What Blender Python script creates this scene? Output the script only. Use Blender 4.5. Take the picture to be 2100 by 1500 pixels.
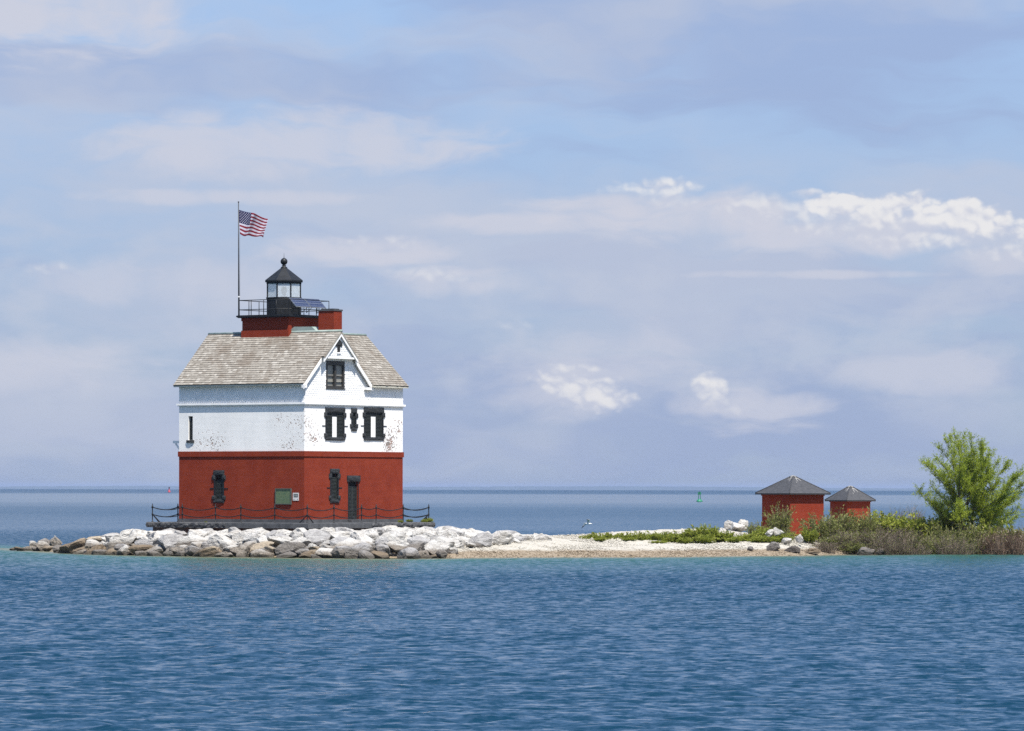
import bpy, bmesh, math, random
import numpy as np
from mathutils import Vector, Matrix, noise as mnoise

for o in list(bpy.data.objects): bpy.data.objects.remove(o)
scene = bpy.context.scene
COL = scene.collection
R = math.radians

# ------------------------------------------------------------------ camera
F, H, Y0, ROLL = 9240.0, 4.2, 1002.0, 0.0019      # focal length in photo pixels, eye height, eye-level row, roll
cam = bpy.data.cameras.new('camera'); camo = bpy.data.objects.new('camera', cam); COL.objects.link(camo)
cam.sensor_width = 36.0; cam.lens = 36.0 * F / 2100.0
cam.shift_y = (750.0 - Y0) / 2100.0 * -1.0
cam.clip_start = 1.0; cam.clip_end = 60000.0
camo.location = (0, 0, H); camo.rotation_euler = (R(90), 0, 0)
camo.rotation_euler.rotate_axis('Z', ROLL)
scene.camera = camo

# ------------------------------------------------------------------ sun, sky, exposure
SUN_EL, SUN_AZ = R(61), R(-65)          # azimuth measured from +X
sd = bpy.data.lights.new('sun', 'SUN'); sd.energy = 5.0; sd.angle = R(0.53); sd.color = (1.0, 0.955, 0.89)
so = bpy.data.objects.new('sun', sd); COL.objects.link(so)
sdir = Vector((math.cos(SUN_EL)*math.cos(SUN_AZ), math.cos(SUN_EL)*math.sin(SUN_AZ), math.sin(SUN_EL)))
so.rotation_euler = sdir.to_track_quat('Z', 'Y').to_euler(); so.location = (0, 0, 80)
scene.view_settings.view_transform = 'Standard'; scene.view_settings.look = 'None'
scene.view_settings.exposure = 0.70; scene.view_settings.gamma = 1.0
scene.view_settings.use_curve_mapping = False

class NT:
    """small node-tree helper"""
    def __init__(self, nt): self.nt = nt; self.n = nt.nodes; self.l = nt.links
    def node(self, typ, **kw):
        n = self.n.new(typ)
        for k, v in kw.items(): setattr(n, k, v)
        return n
    def put(self, sock, v):
        if v is None: return
        if isinstance(v, bpy.types.NodeSocket): self.l.new(v, sock)
        elif isinstance(v, (tuple, list)) and len(v) == 3 and sock.type == 'RGBA': sock.default_value = (*v, 1)
        else: sock.default_value = v
    def m(self, op, a, b=None, c=None, clamp=False):
        n = self.node('ShaderNodeMath', operation=op); n.use_clamp = clamp
        self.put(n.inputs[0], a); self.put(n.inputs[1], b); self.put(n.inputs[2], c)
        return n.outputs[0]
    def mix(self, f, a, b, blend='MIX'):
        n = self.node('ShaderNodeMix', data_type='RGBA', blend_type=blend)
        self.put(n.inputs[0], f); self.put(n.inputs[6], a); self.put(n.inputs[7], b)
        return n.outputs[2]
    def step(self, v, a, b, lo=0.0, hi=1.0):
        n = self.node('ShaderNodeMapRange', interpolation_type='SMOOTHSTEP')
        self.put(n.inputs[0], v); self.put(n.inputs[1], a); self.put(n.inputs[2], b)
        self.put(n.inputs[3], lo); self.put(n.inputs[4], hi)
        return n.outputs[0]
    def xyz(self, x, y, z=0.0):
        n = self.node('ShaderNodeCombineXYZ')
        for i, v in enumerate((x, y, z)): self.put(n.inputs[i], v)
        return n.outputs[0]
    def noise(self, vec, scale, detail=4, rough=0.55, dist=0.0, out=0):
        n = self.node('ShaderNodeTexNoise')
        self.put(n.inputs['Vector'], vec); n.inputs['Scale'].default_value = scale
        n.inputs['Detail'].default_value = detail; n.inputs['Roughness'].default_value = rough
        n.inputs['Distortion'].default_value = dist
        return n.outputs[out]

scene.cycles.use_denoising = False; scene.cycles.sample_clamp_indirect = 3.0; scene.cycles.sample_clamp_direct = 8.0; scene.cycles.max_bounces = 5; scene.cycles.diffuse_bounces = 2; scene.cycles.glossy_bounces = 2; scene.cycles.volume_bounces = 0; scene.cycles.transparent_max_bounces = 8
world = bpy.data.worlds.new('World'); scene.world = world; world.use_nodes = True
def build_world():
    t = NT(world.node_tree); t.n.clear()
    out = t.node('ShaderNodeOutputWorld'); bg = t.node('ShaderNodeBackground')
    t.l.new(bg.outputs[0], out.inputs[0])
    S = 0.15; E = 2**scene.view_settings.exposure
    bg.inputs[1].default_value = S
    sky = t.node('ShaderNodeTexSky'); sky.sky_type = 'NISHITA'; sky.sun_disc = False
    sky.sun_elevation = SUN_EL; sky.sun_rotation = math.atan2(sdir.x, sdir.y)
    sky.air_density = 1.0; sky.dust_density = 0.4; sky.ozone_density = 3.0; sky.altitude = 0
    tc = t.node('ShaderNodeTexCoord'); sp = t.node('ShaderNodeSeparateXYZ'); t.l.new(tc.outputs['Generated'], sp.inputs[0])
    x, y, z = sp.outputs
    az = t.m('MULTIPLY', t.m('ARCTAN2', x, y), 57.29578)       # degrees, 0 straight ahead
    el = t.m('MULTIPLY', t.m('ARCSINE', z), 57.29578)
    def c(r, g, b): return (r/S/E, g/S/E, b/S/E)
    def n2d(vec, scale, detail, rough=.55, dist=0.):
        s = t.noise(vec, scale, detail, rough, dist); s.node.noise_dimensions = '2D'; return s
    def ma(a, b, k): return t.m('MULTIPLY_ADD', a, b, k)
    # pale lake haze takes most of the low sky and thins out upwards
    hz = t.step(el, 0.0, 40.0, 0.94, 0.15)
    lowcol = t.mix(t.step(el, 0.0, 7.0), c(.335, .425, .605), c(.315, .462, .745))
    lowcol = t.mix(t.step(el, 6.5, 20.0), lowcol, c(.13, .27, .58))
    col = t.mix(hz, sky.outputs[0], lowcol)
    thin = t.step(el, 6.0, 17.0, 1.0, .25)
    wn = n2d(t.xyz(ma(az, .35, 3.), t.m('MULTIPLY', el, .9)), 1.0, 3)
    elw = ma(wn, 1.3, t.m('SUBTRACT', el, .65))
    # lavender-grey streaks
    n1 = n2d(t.xyz(ma(az, .11, 7.3), t.m('MULTIPLY', elw, .62)), 1.0, 5)
    col = t.mix(t.m('MULTIPLY', t.m('MULTIPLY', t.step(n1, .42, .64), .6), thin), col, c(.325, .405, .635))
    # pale veil, thicker towards the left of the view
    n2 = n2d(t.xyz(ma(az, .13, 2.1), ma(elw, .50, 11.)), 1.0, 6)
    n2 = ma(t.m('SINE', t.m('MULTIPLY', az, 0.16)), -.05, n2)
    col = t.mix(t.m('MULTIPLY', t.m('MULTIPLY', t.step(n2, .42, .70), .72), thin), col, c(.525, .575, .705))
    # soft low puffs
    n3 = n2d(t.xyz(ma(az, .45, 5.), ma(el, .9, 3.)), 1.0, 5)
    band = t.m('MULTIPLY', t.step(el, .4, 1.4), t.step(el, 5.0, 2.4))
    col = t.mix(t.m('MULTIPLY', t.m('MULTIPLY', t.step(n3, .46, .68), band), .6), col, c(.545, .595, .715))
    # cumulus: blobs broken up by noise, lit from above
    def turb(dx, dy, det):
        q = t.xyz(t.m('ADD', az, dx), ma(el, 1.3, dy))
        return ma(n2d(q, 1.5, det, .52), 1.7, t.m('MULTIPLY', t.m('ABSOLUTE', t.m('SUBTRACT', n2d(q, 3.4, max(1, det-3), .45), .5)), 1.5))
    tb = turb(20., 9., 6)
    lit = ma(t.m('SUBTRACT', turb(20., 9., 4), turb(20.04, 9.10, 4)), 1.1, .5)
    base = t.m('SUBTRACT', tb, .12)
    mask = None
    veil = None
    tv = n2d(t.xyz(ma(az, .8, 3.), ma(elw, 1.9, 2.)), 1.0, 6, .55)
    for a0, e0, ra, re, op in [(2.2,3.46,2.3,.36,1.0),(1.0,3.62,1.2,.16,.9),(.0,3.36,1.9,.16,.8),(4.4,3.22,2.2,.34,.9),(6.2,2.9,1.2,.22,.7),(-1.9,3.02,1.3,.26,.9),(-1.1,2.62,1.5,.26,.75),(-4.6,2.6,1.9,.4,.55),(-2.9,4.35,3.2,.5,.8),(-5.9,1.5,1.4,.42,.6),(-6.4,6.0,2.8,.7,.9),
             (1.0,1.6,1.5,.55,.55),(3.0,1.0,1.2,.36,.75),(.7,1.15,1.0,.34,.6),(5.4,1.5,1.8,.3,.5),(4.0,2.72,1.9,.07,.7),(-3.6,3.68,2.4,.12,.7),(11,3,5,.6,.8),(-12,3,5,.8,.8),(24,5,8,1,.8),(-26,5,8,1,.8)]:
        da = ma(az, 1/ra, -a0/ra); de = ma(el, 1/re, -e0/re)
        q = t.m('SUBTRACT', ma(tv, 2.6, -.32), ma(da, da, t.m('MULTIPLY', de, de)))
        n = t.node('ShaderNodeMapRange', interpolation_type='SMOOTHSTEP'); t.put(n.inputs[0], q); n.inputs[1].default_value = -.1; n.inputs[2].default_value = 1.1; n.inputs[3].default_value = 0; n.inputs[4].default_value = op
        veil = n.outputs[0] if veil is None else t.m('MAXIMUM', veil, n.outputs[0])
    col = t.mix(veil, col, c(.615, .635, .735))
    for a0, e0, ra, re, soft, op in [(4.12,3.58,.52,.22,.55,.9),(4.75,3.47,.68,.30,.62,.92),(5.4,3.47,.70,.33,.62,.92),(6.0,3.32,.70,.30,.62,.92),(6.65,3.26,.7,.31,.62,.92),(5.2,3.16,1.3,.2,1.4,.75),(6.3,3.02,1.0,.18,1.4,.7),(3.72,3.74,.34,.09,.9,.8),(3.9,3.28,.7,.14,1.5,.6),
             (1.8,3.78,.75,.23,.9,.85),(2.7,3.62,1.2,.18,1.5,.6),(3.5,3.5,.9,.2,1.4,.6),(.85,1.28,.74,.32,.9,.85),(1.15,1.14,.55,.22,1.0,.8),(2.55,1.26,.32,.25,.9,.85),(2.75,1.05,.5,.2,1.6,.5),
             (-1.75,3.12,.8,.13,1.5,.6),(-1.0,2.72,.8,.12,1.6,.5),(-5.9,2.78,.4,.10,1.4,.5),(.0,2.05,.35,.14,1.6,.35),
             (11,3.2,2.4,.5,.8,.9),(-12,2.4,2.6,.6,.8,.8),(19,6,4,1.0,.8,.9),(-22,7,5,1.3,.8,.9),(60,12,9,3,.8,.9),(-75,13,9,3,.8,.9),(150,14,14,4,.8,.9)]:
        da = ma(az, 1/ra, -a0/ra); de = ma(el, 1/re, -e0/re)
        q = t.m('SUBTRACT', base, ma(da, da, t.m('MULTIPLY', de, de)))
        n = t.node('ShaderNodeMapRange', interpolation_type='SMOOTHSTEP'); t.put(n.inputs[0], q)
        n.inputs[1].default_value = 0.0; t.put(n.inputs[2], t.step(de, .5, -.9, soft, soft*1.8+.3) if soft < 1 else soft); n.inputs[3].default_value = 0; n.inputs[4].default_value = op
        mask = n.outputs[0] if mask is None else t.m('MAXIMUM', mask, n.outputs[0])
    ccol = t.mix(t.step(t.m('ADD', lit, t.m('MULTIPLY', mask, .42)), .25, 1.1), c(.60, .625, .73), c(.85, .838, .84))
    col = t.mix(mask, col, ccol)
    t.l.new(col, bg.inputs[0])
    world.cycles.sampling_method = 'MANUAL'; world.cycles.sample_map_resolution = 512
build_world()

# ------------------------------------------------------------------ mesh helpers
class MB:
    def __init__(s): s.v = []; s.f = []; s.mi = []
    def add(s, verts, faces, mi=0):
        b = len(s.v); s.v.extend([tuple(p) for p in verts]); s.f.extend([tuple(i+b for i in f) for f in faces]); s.mi.extend([mi]*len(faces)); return s
    def box(s, lo, hi, mi=0):
        x0, y0, z0 = lo; x1, y1, z1 = hi
        v = [(x0,y0,z0),(x1,y0,z0),(x1,y1,z0),(x0,y1,z0),(x0,y0,z1),(x1,y0,z1),(x1,y1,z1),(x0,y1,z1)]
        return s.add(v, [(0,3,2,1),(4,5,6,7),(0,1,5,4),(1,2,6,5),(2,3,7,6),(3,0,4,7)], mi)
    def hexa(s, v, mi=0):
        return s.add(v, [(0,3,2,1),(4,5,6,7),(0,1,5,4),(1,2,6,5),(2,3,7,6),(3,0,4,7)], mi)
    def prism(s, poly, off, mi=0):
        n = len(poly); off = Vector(off); a = [Vector(p) for p in poly]; b = [p+off for p in a]
        fs = [tuple(range(n-1,-1,-1)), tuple(range(n, 2*n))] + [(i,(i+1)%n,n+(i+1)%n,n+i) for i in range(n)]
        return s.add(a+b, fs, mi)
    def tube(s, pts, r, n=6, mi=0, r1=None, cap=True):
        pts = [Vector(p) for p in pts]; rings = []; b0 = []
        up = Vector((0,0,1)); V = []
        for i, p in enumerate(pts):
            d = (pts[min(i+1,len(pts)-1)]-pts[max(i-1,0)]).normalized()
            ref = up if abs(d.z) < .95 else Vector((1,0,0))
            a = d.cross(ref).normalized(); c = d.cross(a)
            rr = r if r1 is None else r+(r1-r)*i/(len(pts)-1)
            V += [p+a*(rr*math.cos(k*2*math.pi/n))+c*(rr*math.sin(k*2*math.pi/n)) for k in range(n)]
        fs = []
        for i in range(len(pts)-1):
            for k in range(n):
                fs.append((i*n+k, (i+1)*n+k, (i+1)*n+(k+1)%n, i*n+(k+1)%n))
        if cap:
            fs.append(tuple(range(n))); fs.append(tuple((len(pts)-1)*n+k for k in range(n-1,-1,-1)))
        return s.add(V, fs, mi)
    def lathe(s, prof, n=16, c=(0,0,0), mi=0, ph=0.0):
        V = []
        for r, z in prof: V += [(c[0]+r*math.cos(ph+2*math.pi*k/n), c[1]+r*math.sin(ph+2*math.pi*k/n), c[2]+z) for k in range(n)]
        fs = []
        for i in range(len(prof)-1):
            for k in range(n): fs.append((i*n+k, i*n+(k+1)%n, (i+1)*n+(k+1)%n, (i+1)*n+k))
        fs.append(tuple(range(n-1,-1,-1))); fs.append(tuple((len(prof)-1)*n+k for k in range(n)))
        return s.add(V, fs, mi)
    def build(s, name, mats, parent=None, smooth=False, shift=None, loc=None):
        me = bpy.data.meshes.new(name)
        v = s.v if shift is None else [(p[0]+shift[0], p[1]+shift[1], p[2]+shift[2]) for p in s.v]
        me.from_pydata(v, [], s.f); me.update()
        if not isinstance(mats, (list, tuple)): mats = [mats]
        for m in mats: me.materials.append(m)
        if len(mats) > 1: me.polygons.foreach_set('material_index', s.mi)
        if smooth: me.polygons.foreach_set('use_smooth', [True]*len(s.f))
        o = bpy.data.objects.new(name, me); COL.objects.link(o)
        if parent: o.parent = parent
        if loc is not None: o.location = loc
        return o

def npmesh(name, v, f, mat, smooth=False, parent=None):
    """v (n,3) array, f (m,k) array of equal-sided faces"""
    me = bpy.data.meshes.new(name); n, k = f.shape
    me.vertices.add(len(v)); me.vertices.foreach_set('co', np.asarray(v, np.float32).ravel())
    me.loops.add(n*k); me.loops.foreach_set('vertex_index', np.asarray(f, np.int32).ravel())
    me.polygons.add(n); me.polygons.foreach_set('loop_start', np.arange(0, n*k, k, dtype=np.int32))
    me.update(calc_edges=True); me.validate()
    if smooth: me.polygons.foreach_set('use_smooth', np.ones(n, bool))
    me.materials.append(mat)
    o = bpy.data.objects.new(name, me); COL.objects.link(o)
    if parent: o.parent = parent
    return o

def tag(o, label=None, cat=None, group=None, kind=None):
    if label: o['label'] = label
    if cat: o['category'] = cat
    if group: o['group'] = group
    if kind: o['kind'] = kind
    return o
def empty(name, loc, rz=0.0):
    o = bpy.data.objects.new(name, None); COL.objects.link(o); o.location = loc; o.rotation_euler = (0,0,rz); o.empty_display_size = .3
    return o
def copy_tree(o, parent=None):
    c = o.copy(); COL.objects.link(c); c.parent = parent
    for ch in list(o.children): copy_tree(ch, c)
    return c

# photo pixel -> place
def yeff(px, py): return py - ROLL*(px-1050)
def at(px, py, Y): return Vector(((px-1050)*Y/F, Y, H-(yeff(px,py)-Y0)*Y/F))
def onwater(px, py): Y = H*F/(yeff(px,py)-Y0); return Vector(((px-1050)*Y/F, Y, 0))

# ------------------------------------------------------------------ materials
def base_mat(name):
    m = bpy.data.materials.new(name); m.use_nodes = True
    t = NT(m.node_tree); p = t.n['Principled BSDF']
    return m, t, p
def bump(t, p, h, strength=.3, dist=.02):
    b = t.node('ShaderNodeBump'); b.inputs['Strength'].default_value = strength; b.inputs['Distance'].default_value = dist
    t.put(b.inputs['Height'], h); t.l.new(b.outputs[0], p.inputs['Normal'])
def pmat(name, c1, c2=None, scale=3.0, rough=.7, bmp=.3, bscale=None, lo=.35, hi=.65, metal=0.0, spec=.35, bd=.02):
    m, t, p = base_mat(name); tc = t.node('ShaderNodeTexCoord').outputs['Object']
    n = t.noise(tc, scale, 6, .6)
    col = t.mix(t.step(n, lo, hi), c1, c2 or tuple(k*.75 for k in c1))
    t.put(p.inputs['Base Color'], col); p.inputs['Roughness'].default_value = rough
    p.inputs['Metallic'].default_value = metal; p.inputs['Specular IOR Level'].default_value = spec
    if bmp: bump(t, p, t.noise(tc, bscale or scale*5, 5, .6), bmp, bd)
    return m

def brick_coords(t):
    sp = t.node('ShaderNodeSeparateXYZ'); t.l.new(t.node('ShaderNodeTexCoord').outputs['Object'], sp.inputs[0])
    return sp.outputs, t.xyz(t.m('ADD', sp.outputs[0], sp.outputs[1]), sp.outputs[2], 0)
def brick_tex(t, uv):
    b = t.node('ShaderNodeTexBrick'); t.put(b.inputs['Vector'], uv)
    b.inputs['Scale'].default_value = 1.0; b.inputs['Brick Width'].default_value = .21; b.inputs['Row Height'].default_value = .075
    b.inputs['Mortar Size'].default_value = .008; b.inputs['Mortar Smooth'].default_value = .4; b.inputs['Bias'].default_value = 0
    b.inputs['Color1'].default_value = (1,1,1,1); b.inputs['Color2'].default_value = (.55,.55,.55,1); b.inputs['Mortar'].default_value = (0,0,0,1)
    return b
def red_brick():
    m, t, p = base_mat('red_painted_brick'); (x,y,z), uv = brick_coords(t); b = brick_tex(t, uv)
    tc = t.node('ShaderNodeTexCoord').outputs['Object']
    n = t.noise(tc, .9, 5, .6)
    col = t.mix(t.step(n, .3, .7), (.205, .030, .013), (.25, .041, .018))
    st = t.noise(t.xyz(t.m('MULTIPLY', t.m('ADD',x,y), .5), t.m('MULTIPLY', z, 9.0), 0), 1.0, 4, .6)
    col = t.mix(t.m('MULTIPLY', t.step(st, .5, .75), .30), col, (.155, .022, .011))
    col = t.mix(t.m('MULTIPLY', b.outputs['Fac'], .6), col, (.12, .016, .009))
    col = t.mix(.28, col, b.outputs['Color'], 'MULTIPLY')
    fl = t.noise(tc, 4.5, 5, .7)
    col = t.mix(t.m('MULTIPLY', t.step(fl, .70, .76), .6), col, (.46, .20, .14))
    t.put(p.inputs['Base Color'], col); p.inputs['Roughness'].default_value = .8; p.inputs['Specular IOR Level'].default_value = .12
    bump(t, p, t.m('SUBTRACT', t.m('MULTIPLY', n, .4), b.outputs['Fac']), .45, .012)
    return m
def white_brick(L):
    m, t, p = base_mat('white_painted_brick_peeling'); (x,y,z), uv = brick_coords(t); b = brick_tex(t, uv)
    tc = t.node('ShaderNodeTexCoord').outputs['Object']
    n = t.noise(tc, .7, 4, .6)
    col = t.mix(t.step(n, .3, .7), (.83, .81, .77), (.76, .745, .71))
    st = t.noise(t.xyz(t.m('MULTIPLY', t.m('ADD',x,y), .35), t.m('MULTIPLY', z, 8.0), 0), 1.0, 4, .6)
    col = t.mix(t.m('MULTIPLY', t.step(st, .48, .78), .35), col, (.62, .615, .60))
    col = t.mix(t.m('MULTIPLY', b.outputs['Fac'], .22), col, (.47, .47, .46))
    # flaking: small chips gathered in patches along the near corner, the far end and under the sills
    fine = t.noise(t.xyz(t.m('ADD',x,y), t.m('MULTIPLY', z, 1.6), t.m('SUBTRACT',x,y)), 6.0, 7, .72)
    chip = t.node('ShaderNodeTexWhiteNoise', noise_dimensions='2D'); t.put(chip.inputs['Vector'], t.xyz(t.m('SNAP', t.m('ADD',x,y), .105), t.m('SNAP', z, .075), 0))
    big = t.noise(tc, .55, 2, .5)
    def spot(u0, z0, ru, rz, w):      # u = x - y: right wall positive, left wall negative
        u = t.m('SUBTRACT', x, y)
        a = t.m('DIVIDE', t.m('SUBTRACT', u, u0), ru); c = t.m('DIVIDE', t.m('SUBTRACT', z, z0), rz)
        return t.m('MULTIPLY', t.m('EXPONENT', t.m('MULTIPLY', t.m('ADD', t.m('MULTIPLY',a,a), t.m('MULTIPLY',c,c)), -1.0)), w)
    z1 = 6.5-2.03
    s = spot(0.0, z1+1.5, 1.4, 1.2, .14)
    for q in [(-1.4, z1+.3, .9, .4, .17), (-7.1, z1+.6, 1.1, .8, .16), (8.8, z1+.9, .8, .9, .18), (8.5, z1+.35, .6, .5, .17), (1.0, z1+.75, .7, .35, .15), (9.7, z1+1.6, .5, .9, .13), (-8.9, z1+.5, .8, .5, .12), (-2.0, z1+2.0, .8, .5, .1)]:
        s = t.m('ADD', s, spot(*q))
    k = t.m('ADD', t.m('MULTIPLY_ADD', t.m('SUBTRACT', chip.outputs['Value'], .5), .17, fine), t.m('ADD', t.m('MULTIPLY', s, .88), t.m('MULTIPLY', t.m('SUBTRACT', big, .5), .10)))
    peel = t.step(k, .67, .73)
    raw = t.mix(t.step(t.noise(tc, 3.0, 2), .4, .62), (.20, .175, .155), (.27, .165, .125))
    col = t.mix(peel, col, raw)
    t.put(p.inputs['Base Color'], col); p.inputs['Roughness'].default_value = .7; p.inputs['Specular IOR Level'].default_value = .3
    bump(t, p, t.m('SUBTRACT', t.m('MULTIPLY', n, .3), t.m('ADD', b.outputs['Fac'], t.m('MULTIPLY', peel, .8))), .45, .012)
    return m
M = {}
M['red'] = red_brick(); M['white_brick'] = white_brick(10.1)
M['white'] = pmat('white_paint_wood', (.83,.81,.78), (.74,.73,.70), 2.0, .6, .15)
M['scale'] = pmat('white_painted_scale_shingle', (.83,.815,.785), (.75,.74,.715), 1.6, .65, .2, 30)
M['black_stone'] = pmat('black_painted_stone', (.016,.018,.019), (.03,.031,.031), 5, .62, .9, 9, bd=.05)
M['black'] = pmat('black_paint_metal', (.008,.009,.010), (.014,.015,.016), 3, .5, .1, spec=.3)
M['louvre'] = pmat('black_louvre_paint', (.018,.021,.019), (.028,.031,.028), 4, .5, .1)
M['void'] = pmat('dark_interior', (.01,.01,.011), (.014,.014,.015), 2, .9, 0)
M['plinth'] = pmat('dark_grey_painted_concrete', (.055,.057,.060), (.085,.087,.09), 1.6, .75, .4, 14)
M['edge'] = pmat('dark_rough_edge_stone', (.04,.041,.043), (.085,.085,.086), 2.2, .8, 1.0, 6, bd=.08)
M['under'] = pmat('weathered_foundation', (.10,.05,.04), (.07,.068,.066), 1.1, .85, .6, 8)
M['pavement'] = pmat('grey_deck_concrete', (.09,.09,.092), (.13,.13,.13), 1.5, .8, .3, 9)
M['copper'] = pmat('verdigris_ridge_metal', (.20,.26,.225), (.27,.32,.29), 2.5, .6, .2)
M['deckwood'] = pmat('roof_boarding', (.30,.27,.22), (.22,.2,.17), 2, .8, .2)
M['eavetrim'] = pmat('weathered_eave_trim', (.50,.47,.38), (.38,.37,.31), 3, .7, .2)
M['steel'] = pmat('galvanised_steel', (.35,.36,.38), (.28,.29,.3), 3, .4, .05, metal=.8)
M['pole'] = pmat('dark_painted_pole', (.03,.031,.034), (.05,.05,.052), 3, .45, .05)
M['polelight'] = pmat('halyard_white', (.7,.7,.7), (.6,.6,.6), 3, .6, .05)
M['blind'] = pmat('taupe_window_blind', (.215,.205,.175), (.19,.18,.155), 2, .35, .05, spec=.6)
M['gable_frame'] = pmat('dark_brown_window_frame', (.03,.028,.025), (.045,.042,.038), 3, .5, .1)

def shingle_mat():
    m, t, p = base_mat('weathered_cedar_shingle')
    oi = t.node('ShaderNodeObjectInfo'); at_ = t.node('ShaderNodeAttribute'); at_.attribute_name = 'tint'
    r = t.m('FRACT', t.m('ADD', oi.outputs['Random'], at_.outputs['Fac']))
    ge = t.node('ShaderNodeNewGeometry').outputs['Position']
    big = t.noise(ge, .55, 4, .6)
    col = t.mix(t.step(r, 0, 1), (.215, .194, .163), (.30, .276, .236))
    col = t.mix(t.m('MULTIPLY', t.step(r, .86, 1.0), .7), col, (.39, .365, .32))
    col = t.mix(t.m('MULTIPLY', t.step(r, .12, .0), .8), col, (.18, .155, .125))
    col = t.mix(t.m('MULTIPLY', t.step(big, .50, .66), .75), col, (.165, .135, .105))
    gr = t.noise(ge, 14, 4, .6)
    col = t.mix(t.m('MULTIPLY', t.step(gr, .45, .75), .45), col, (.20, .175, .14))
    t.put(p.inputs['Base Color'], col); p.inputs['Roughness'].default_value = .85; p.inputs['Specular IOR Level'].default_value = .2
    bump(t, p, gr, .4, .02)
    return m
M['shingle'] = shingle_mat()
M['butt_shade'] = pmat('painted_shingle_butt_shade', (.035,.030,.025), (.06,.05,.042), 6, .9, 0)  # shadow lines under the shingle rows, painted dark onto the butt faces

def glass_mat():
    m, t, p = base_mat('clear_lantern_glass')
    p.inputs['Base Color'].default_value = (.92,.96,.96,1); p.inputs['Roughness'].default_value = .02
    p.inputs['Transmission Weight'].default_value = .72; p.inputs['IOR'].default_value = 1.02
    return m
M['glass'] = glass_mat()
M['lens'] = pmat('grey_green_lens_glass', (.55,.6,.6), (.35,.39,.39), 6, .12, .2, spec=.8)
def solar_mat():
    m, t, p = base_mat('solar_cells'); tc = t.node('ShaderNodeTexCoord').outputs['Object']
    b = t.node('ShaderNodeTexBrick'); t.put(b.inputs['Vector'], tc); b.offset = 0
    b.inputs['Scale'].default_value = 1; b.inputs['Brick Width'].default_value = .16; b.inputs['Row Height'].default_value = .16; b.inputs['Mortar Size'].default_value = .006
    b.inputs['Color1'].default_value = (.014,.02,.05,1); b.inputs['Color2'].default_value = (.018,.024,.06,1); b.inputs['Mortar'].default_value = (.16,.18,.24,1)
    t.put(p.inputs['Base Color'], b.outputs[0]); p.inputs['Roughness'].default_value = .25
    return m
M['solar'] = solar_mat()

# ------------------------------------------------------------------ shore and terrain
SH = [(-400,1116),(-60,1122),(20,1128),(60,1130),(120,1134),(200,1137),(300,1139.5),(420,1141.5),(600,1144),(760,1145.5),(900,1145),(1000,1143.5),(1150,1143),(1300,1143),
      (1450,1141.5),(1560,1140),(1640,1139.5),(1700,1138),(1800,1136.5),(1900,1135),(2000,1134),(2100,1133.5),(2300,1133),(2700,1133)]
SHP = [onwater(*p) for p in SH]
shX = np.array([p.x for p in SHP]); shY = np.array([p.y for p in SHP])
def Yf(X): return np.interp(X, shX, shY)
def PX(px, Y=285.): return (px-1050)*Y/F
# ground profiles: position -> (distance behind the waterline, height)
PROF = [(PX(-60,310), [(-12,-2.2),(0,-.5),(2,-.4),(6,-1),(20,-3),(60,-4)]),
        (PX(40,304),  [(-12,-2.0),(0,-.05),(2,.15),(4,.0),(8,-1),(20,-3),(60,-4)]),
        (PX(110,300), [(-12,-2.0),(0,-.05),(3,.75),(6,.7),(10,-.2),(20,-2.5),(60,-4)]),
        (PX(230,290), [(-12,-1.9),(0,-.05),(4,.95),(8,1.2),(16,.7),(26,-1.5),(60,-4)]),
        (PX(330), [(-12,-1.8),(0,-.05),(3.5,.75),(7,1.35),(24,1.35),(34,-1),(60,-4)]),
        (PX(620), [(-12,-1.7),(0,-.05),(3,.7),(6.2,1.32),(26,1.35),(36,-1),(60,-4)]),
        (PX(860), [(-12,-1.7),(0,-.05),(3.5,.75),(7.5,1.38),(24,1.4),(36,-1),(60,-4)]),
        (PX(990), [(-12,-1.6),(0,-.05),(4,.42),(8,.8),(14,1.05),(22,.7),(32,-1),(60,-4)]),
        (PX(1120),[(-12,-1.6),(0,-.05),(4.5,.5),(8,.72),(13,.98),(18,1.10),(26,-.6),(60,-4)]),
        (PX(1260),[(-12,-1.6),(0,-.05),(4.5,.48),(6,.56),(12,.60),(18,1.30),(20,1.32),(30,-1),(60,-4)]),
        (PX(1450),[(-12,-1.6),(0,-.05),(5,.52),(6.5,.60),(12,.66),(17,1.45),(21,1.52),(34,-1),(60,-4)]),
        (PX(1600),[(-12,-1.6),(0,-.05),(3,.40),(6,.75),(12,1.0),(20,1.1),(30,1.0),(42,-1),(60,-4)]),
        (PX(1720),[(-12,-1.5),(0,-.05),(2,.25),(6,.7),(12,1.0),(30,1.1),(36,.9),(46,-1),(60,-4)]),
        (PX(2200),[(-12,-1.3),(0,-.05),(2,.2),(6,.65),(12,.95),(30,1.1),(40,.9),(50,-1),(60,-4)]),
        (PX(2700),[(-12,-1.3),(0,-.05),(2,.2),(6,.65),(12,.95),(30,1.1),(40,.9),(50,-1),(60,-4)])]
pX = np.array([p[0] for p in PROF])
def ground(X, Y):
    X = np.atleast_1d(np.asarray(X, float)); Y = np.atleast_1d(np.asarray(Y, float)); X, Y = np.broadcast_arrays(X, Y)
    d = Y - Yf(X)
    Z = np.stack([np.interp(d, [q[0] for q in pr], [q[1] for q in pr]) for _, pr in PROF])
    i = np.clip(np.searchsorted(pX, X)-1, 0, len(pX)-2); f = np.clip((X-pX[i])/(pX[i+1]-pX[i]), 0, 1)
    sh = X.shape; flat = np.arange(X.size).reshape(sh)
    Zr = Z.reshape(len(PROF), -1); ii = i.ravel(); k = np.arange(X.size)
    return (Zr[ii, k].reshape(sh)*(1-f) + Zr[ii+1, k].reshape(sh)*f)
def gz(x, y): return float(ground(x, y)[0])

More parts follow.
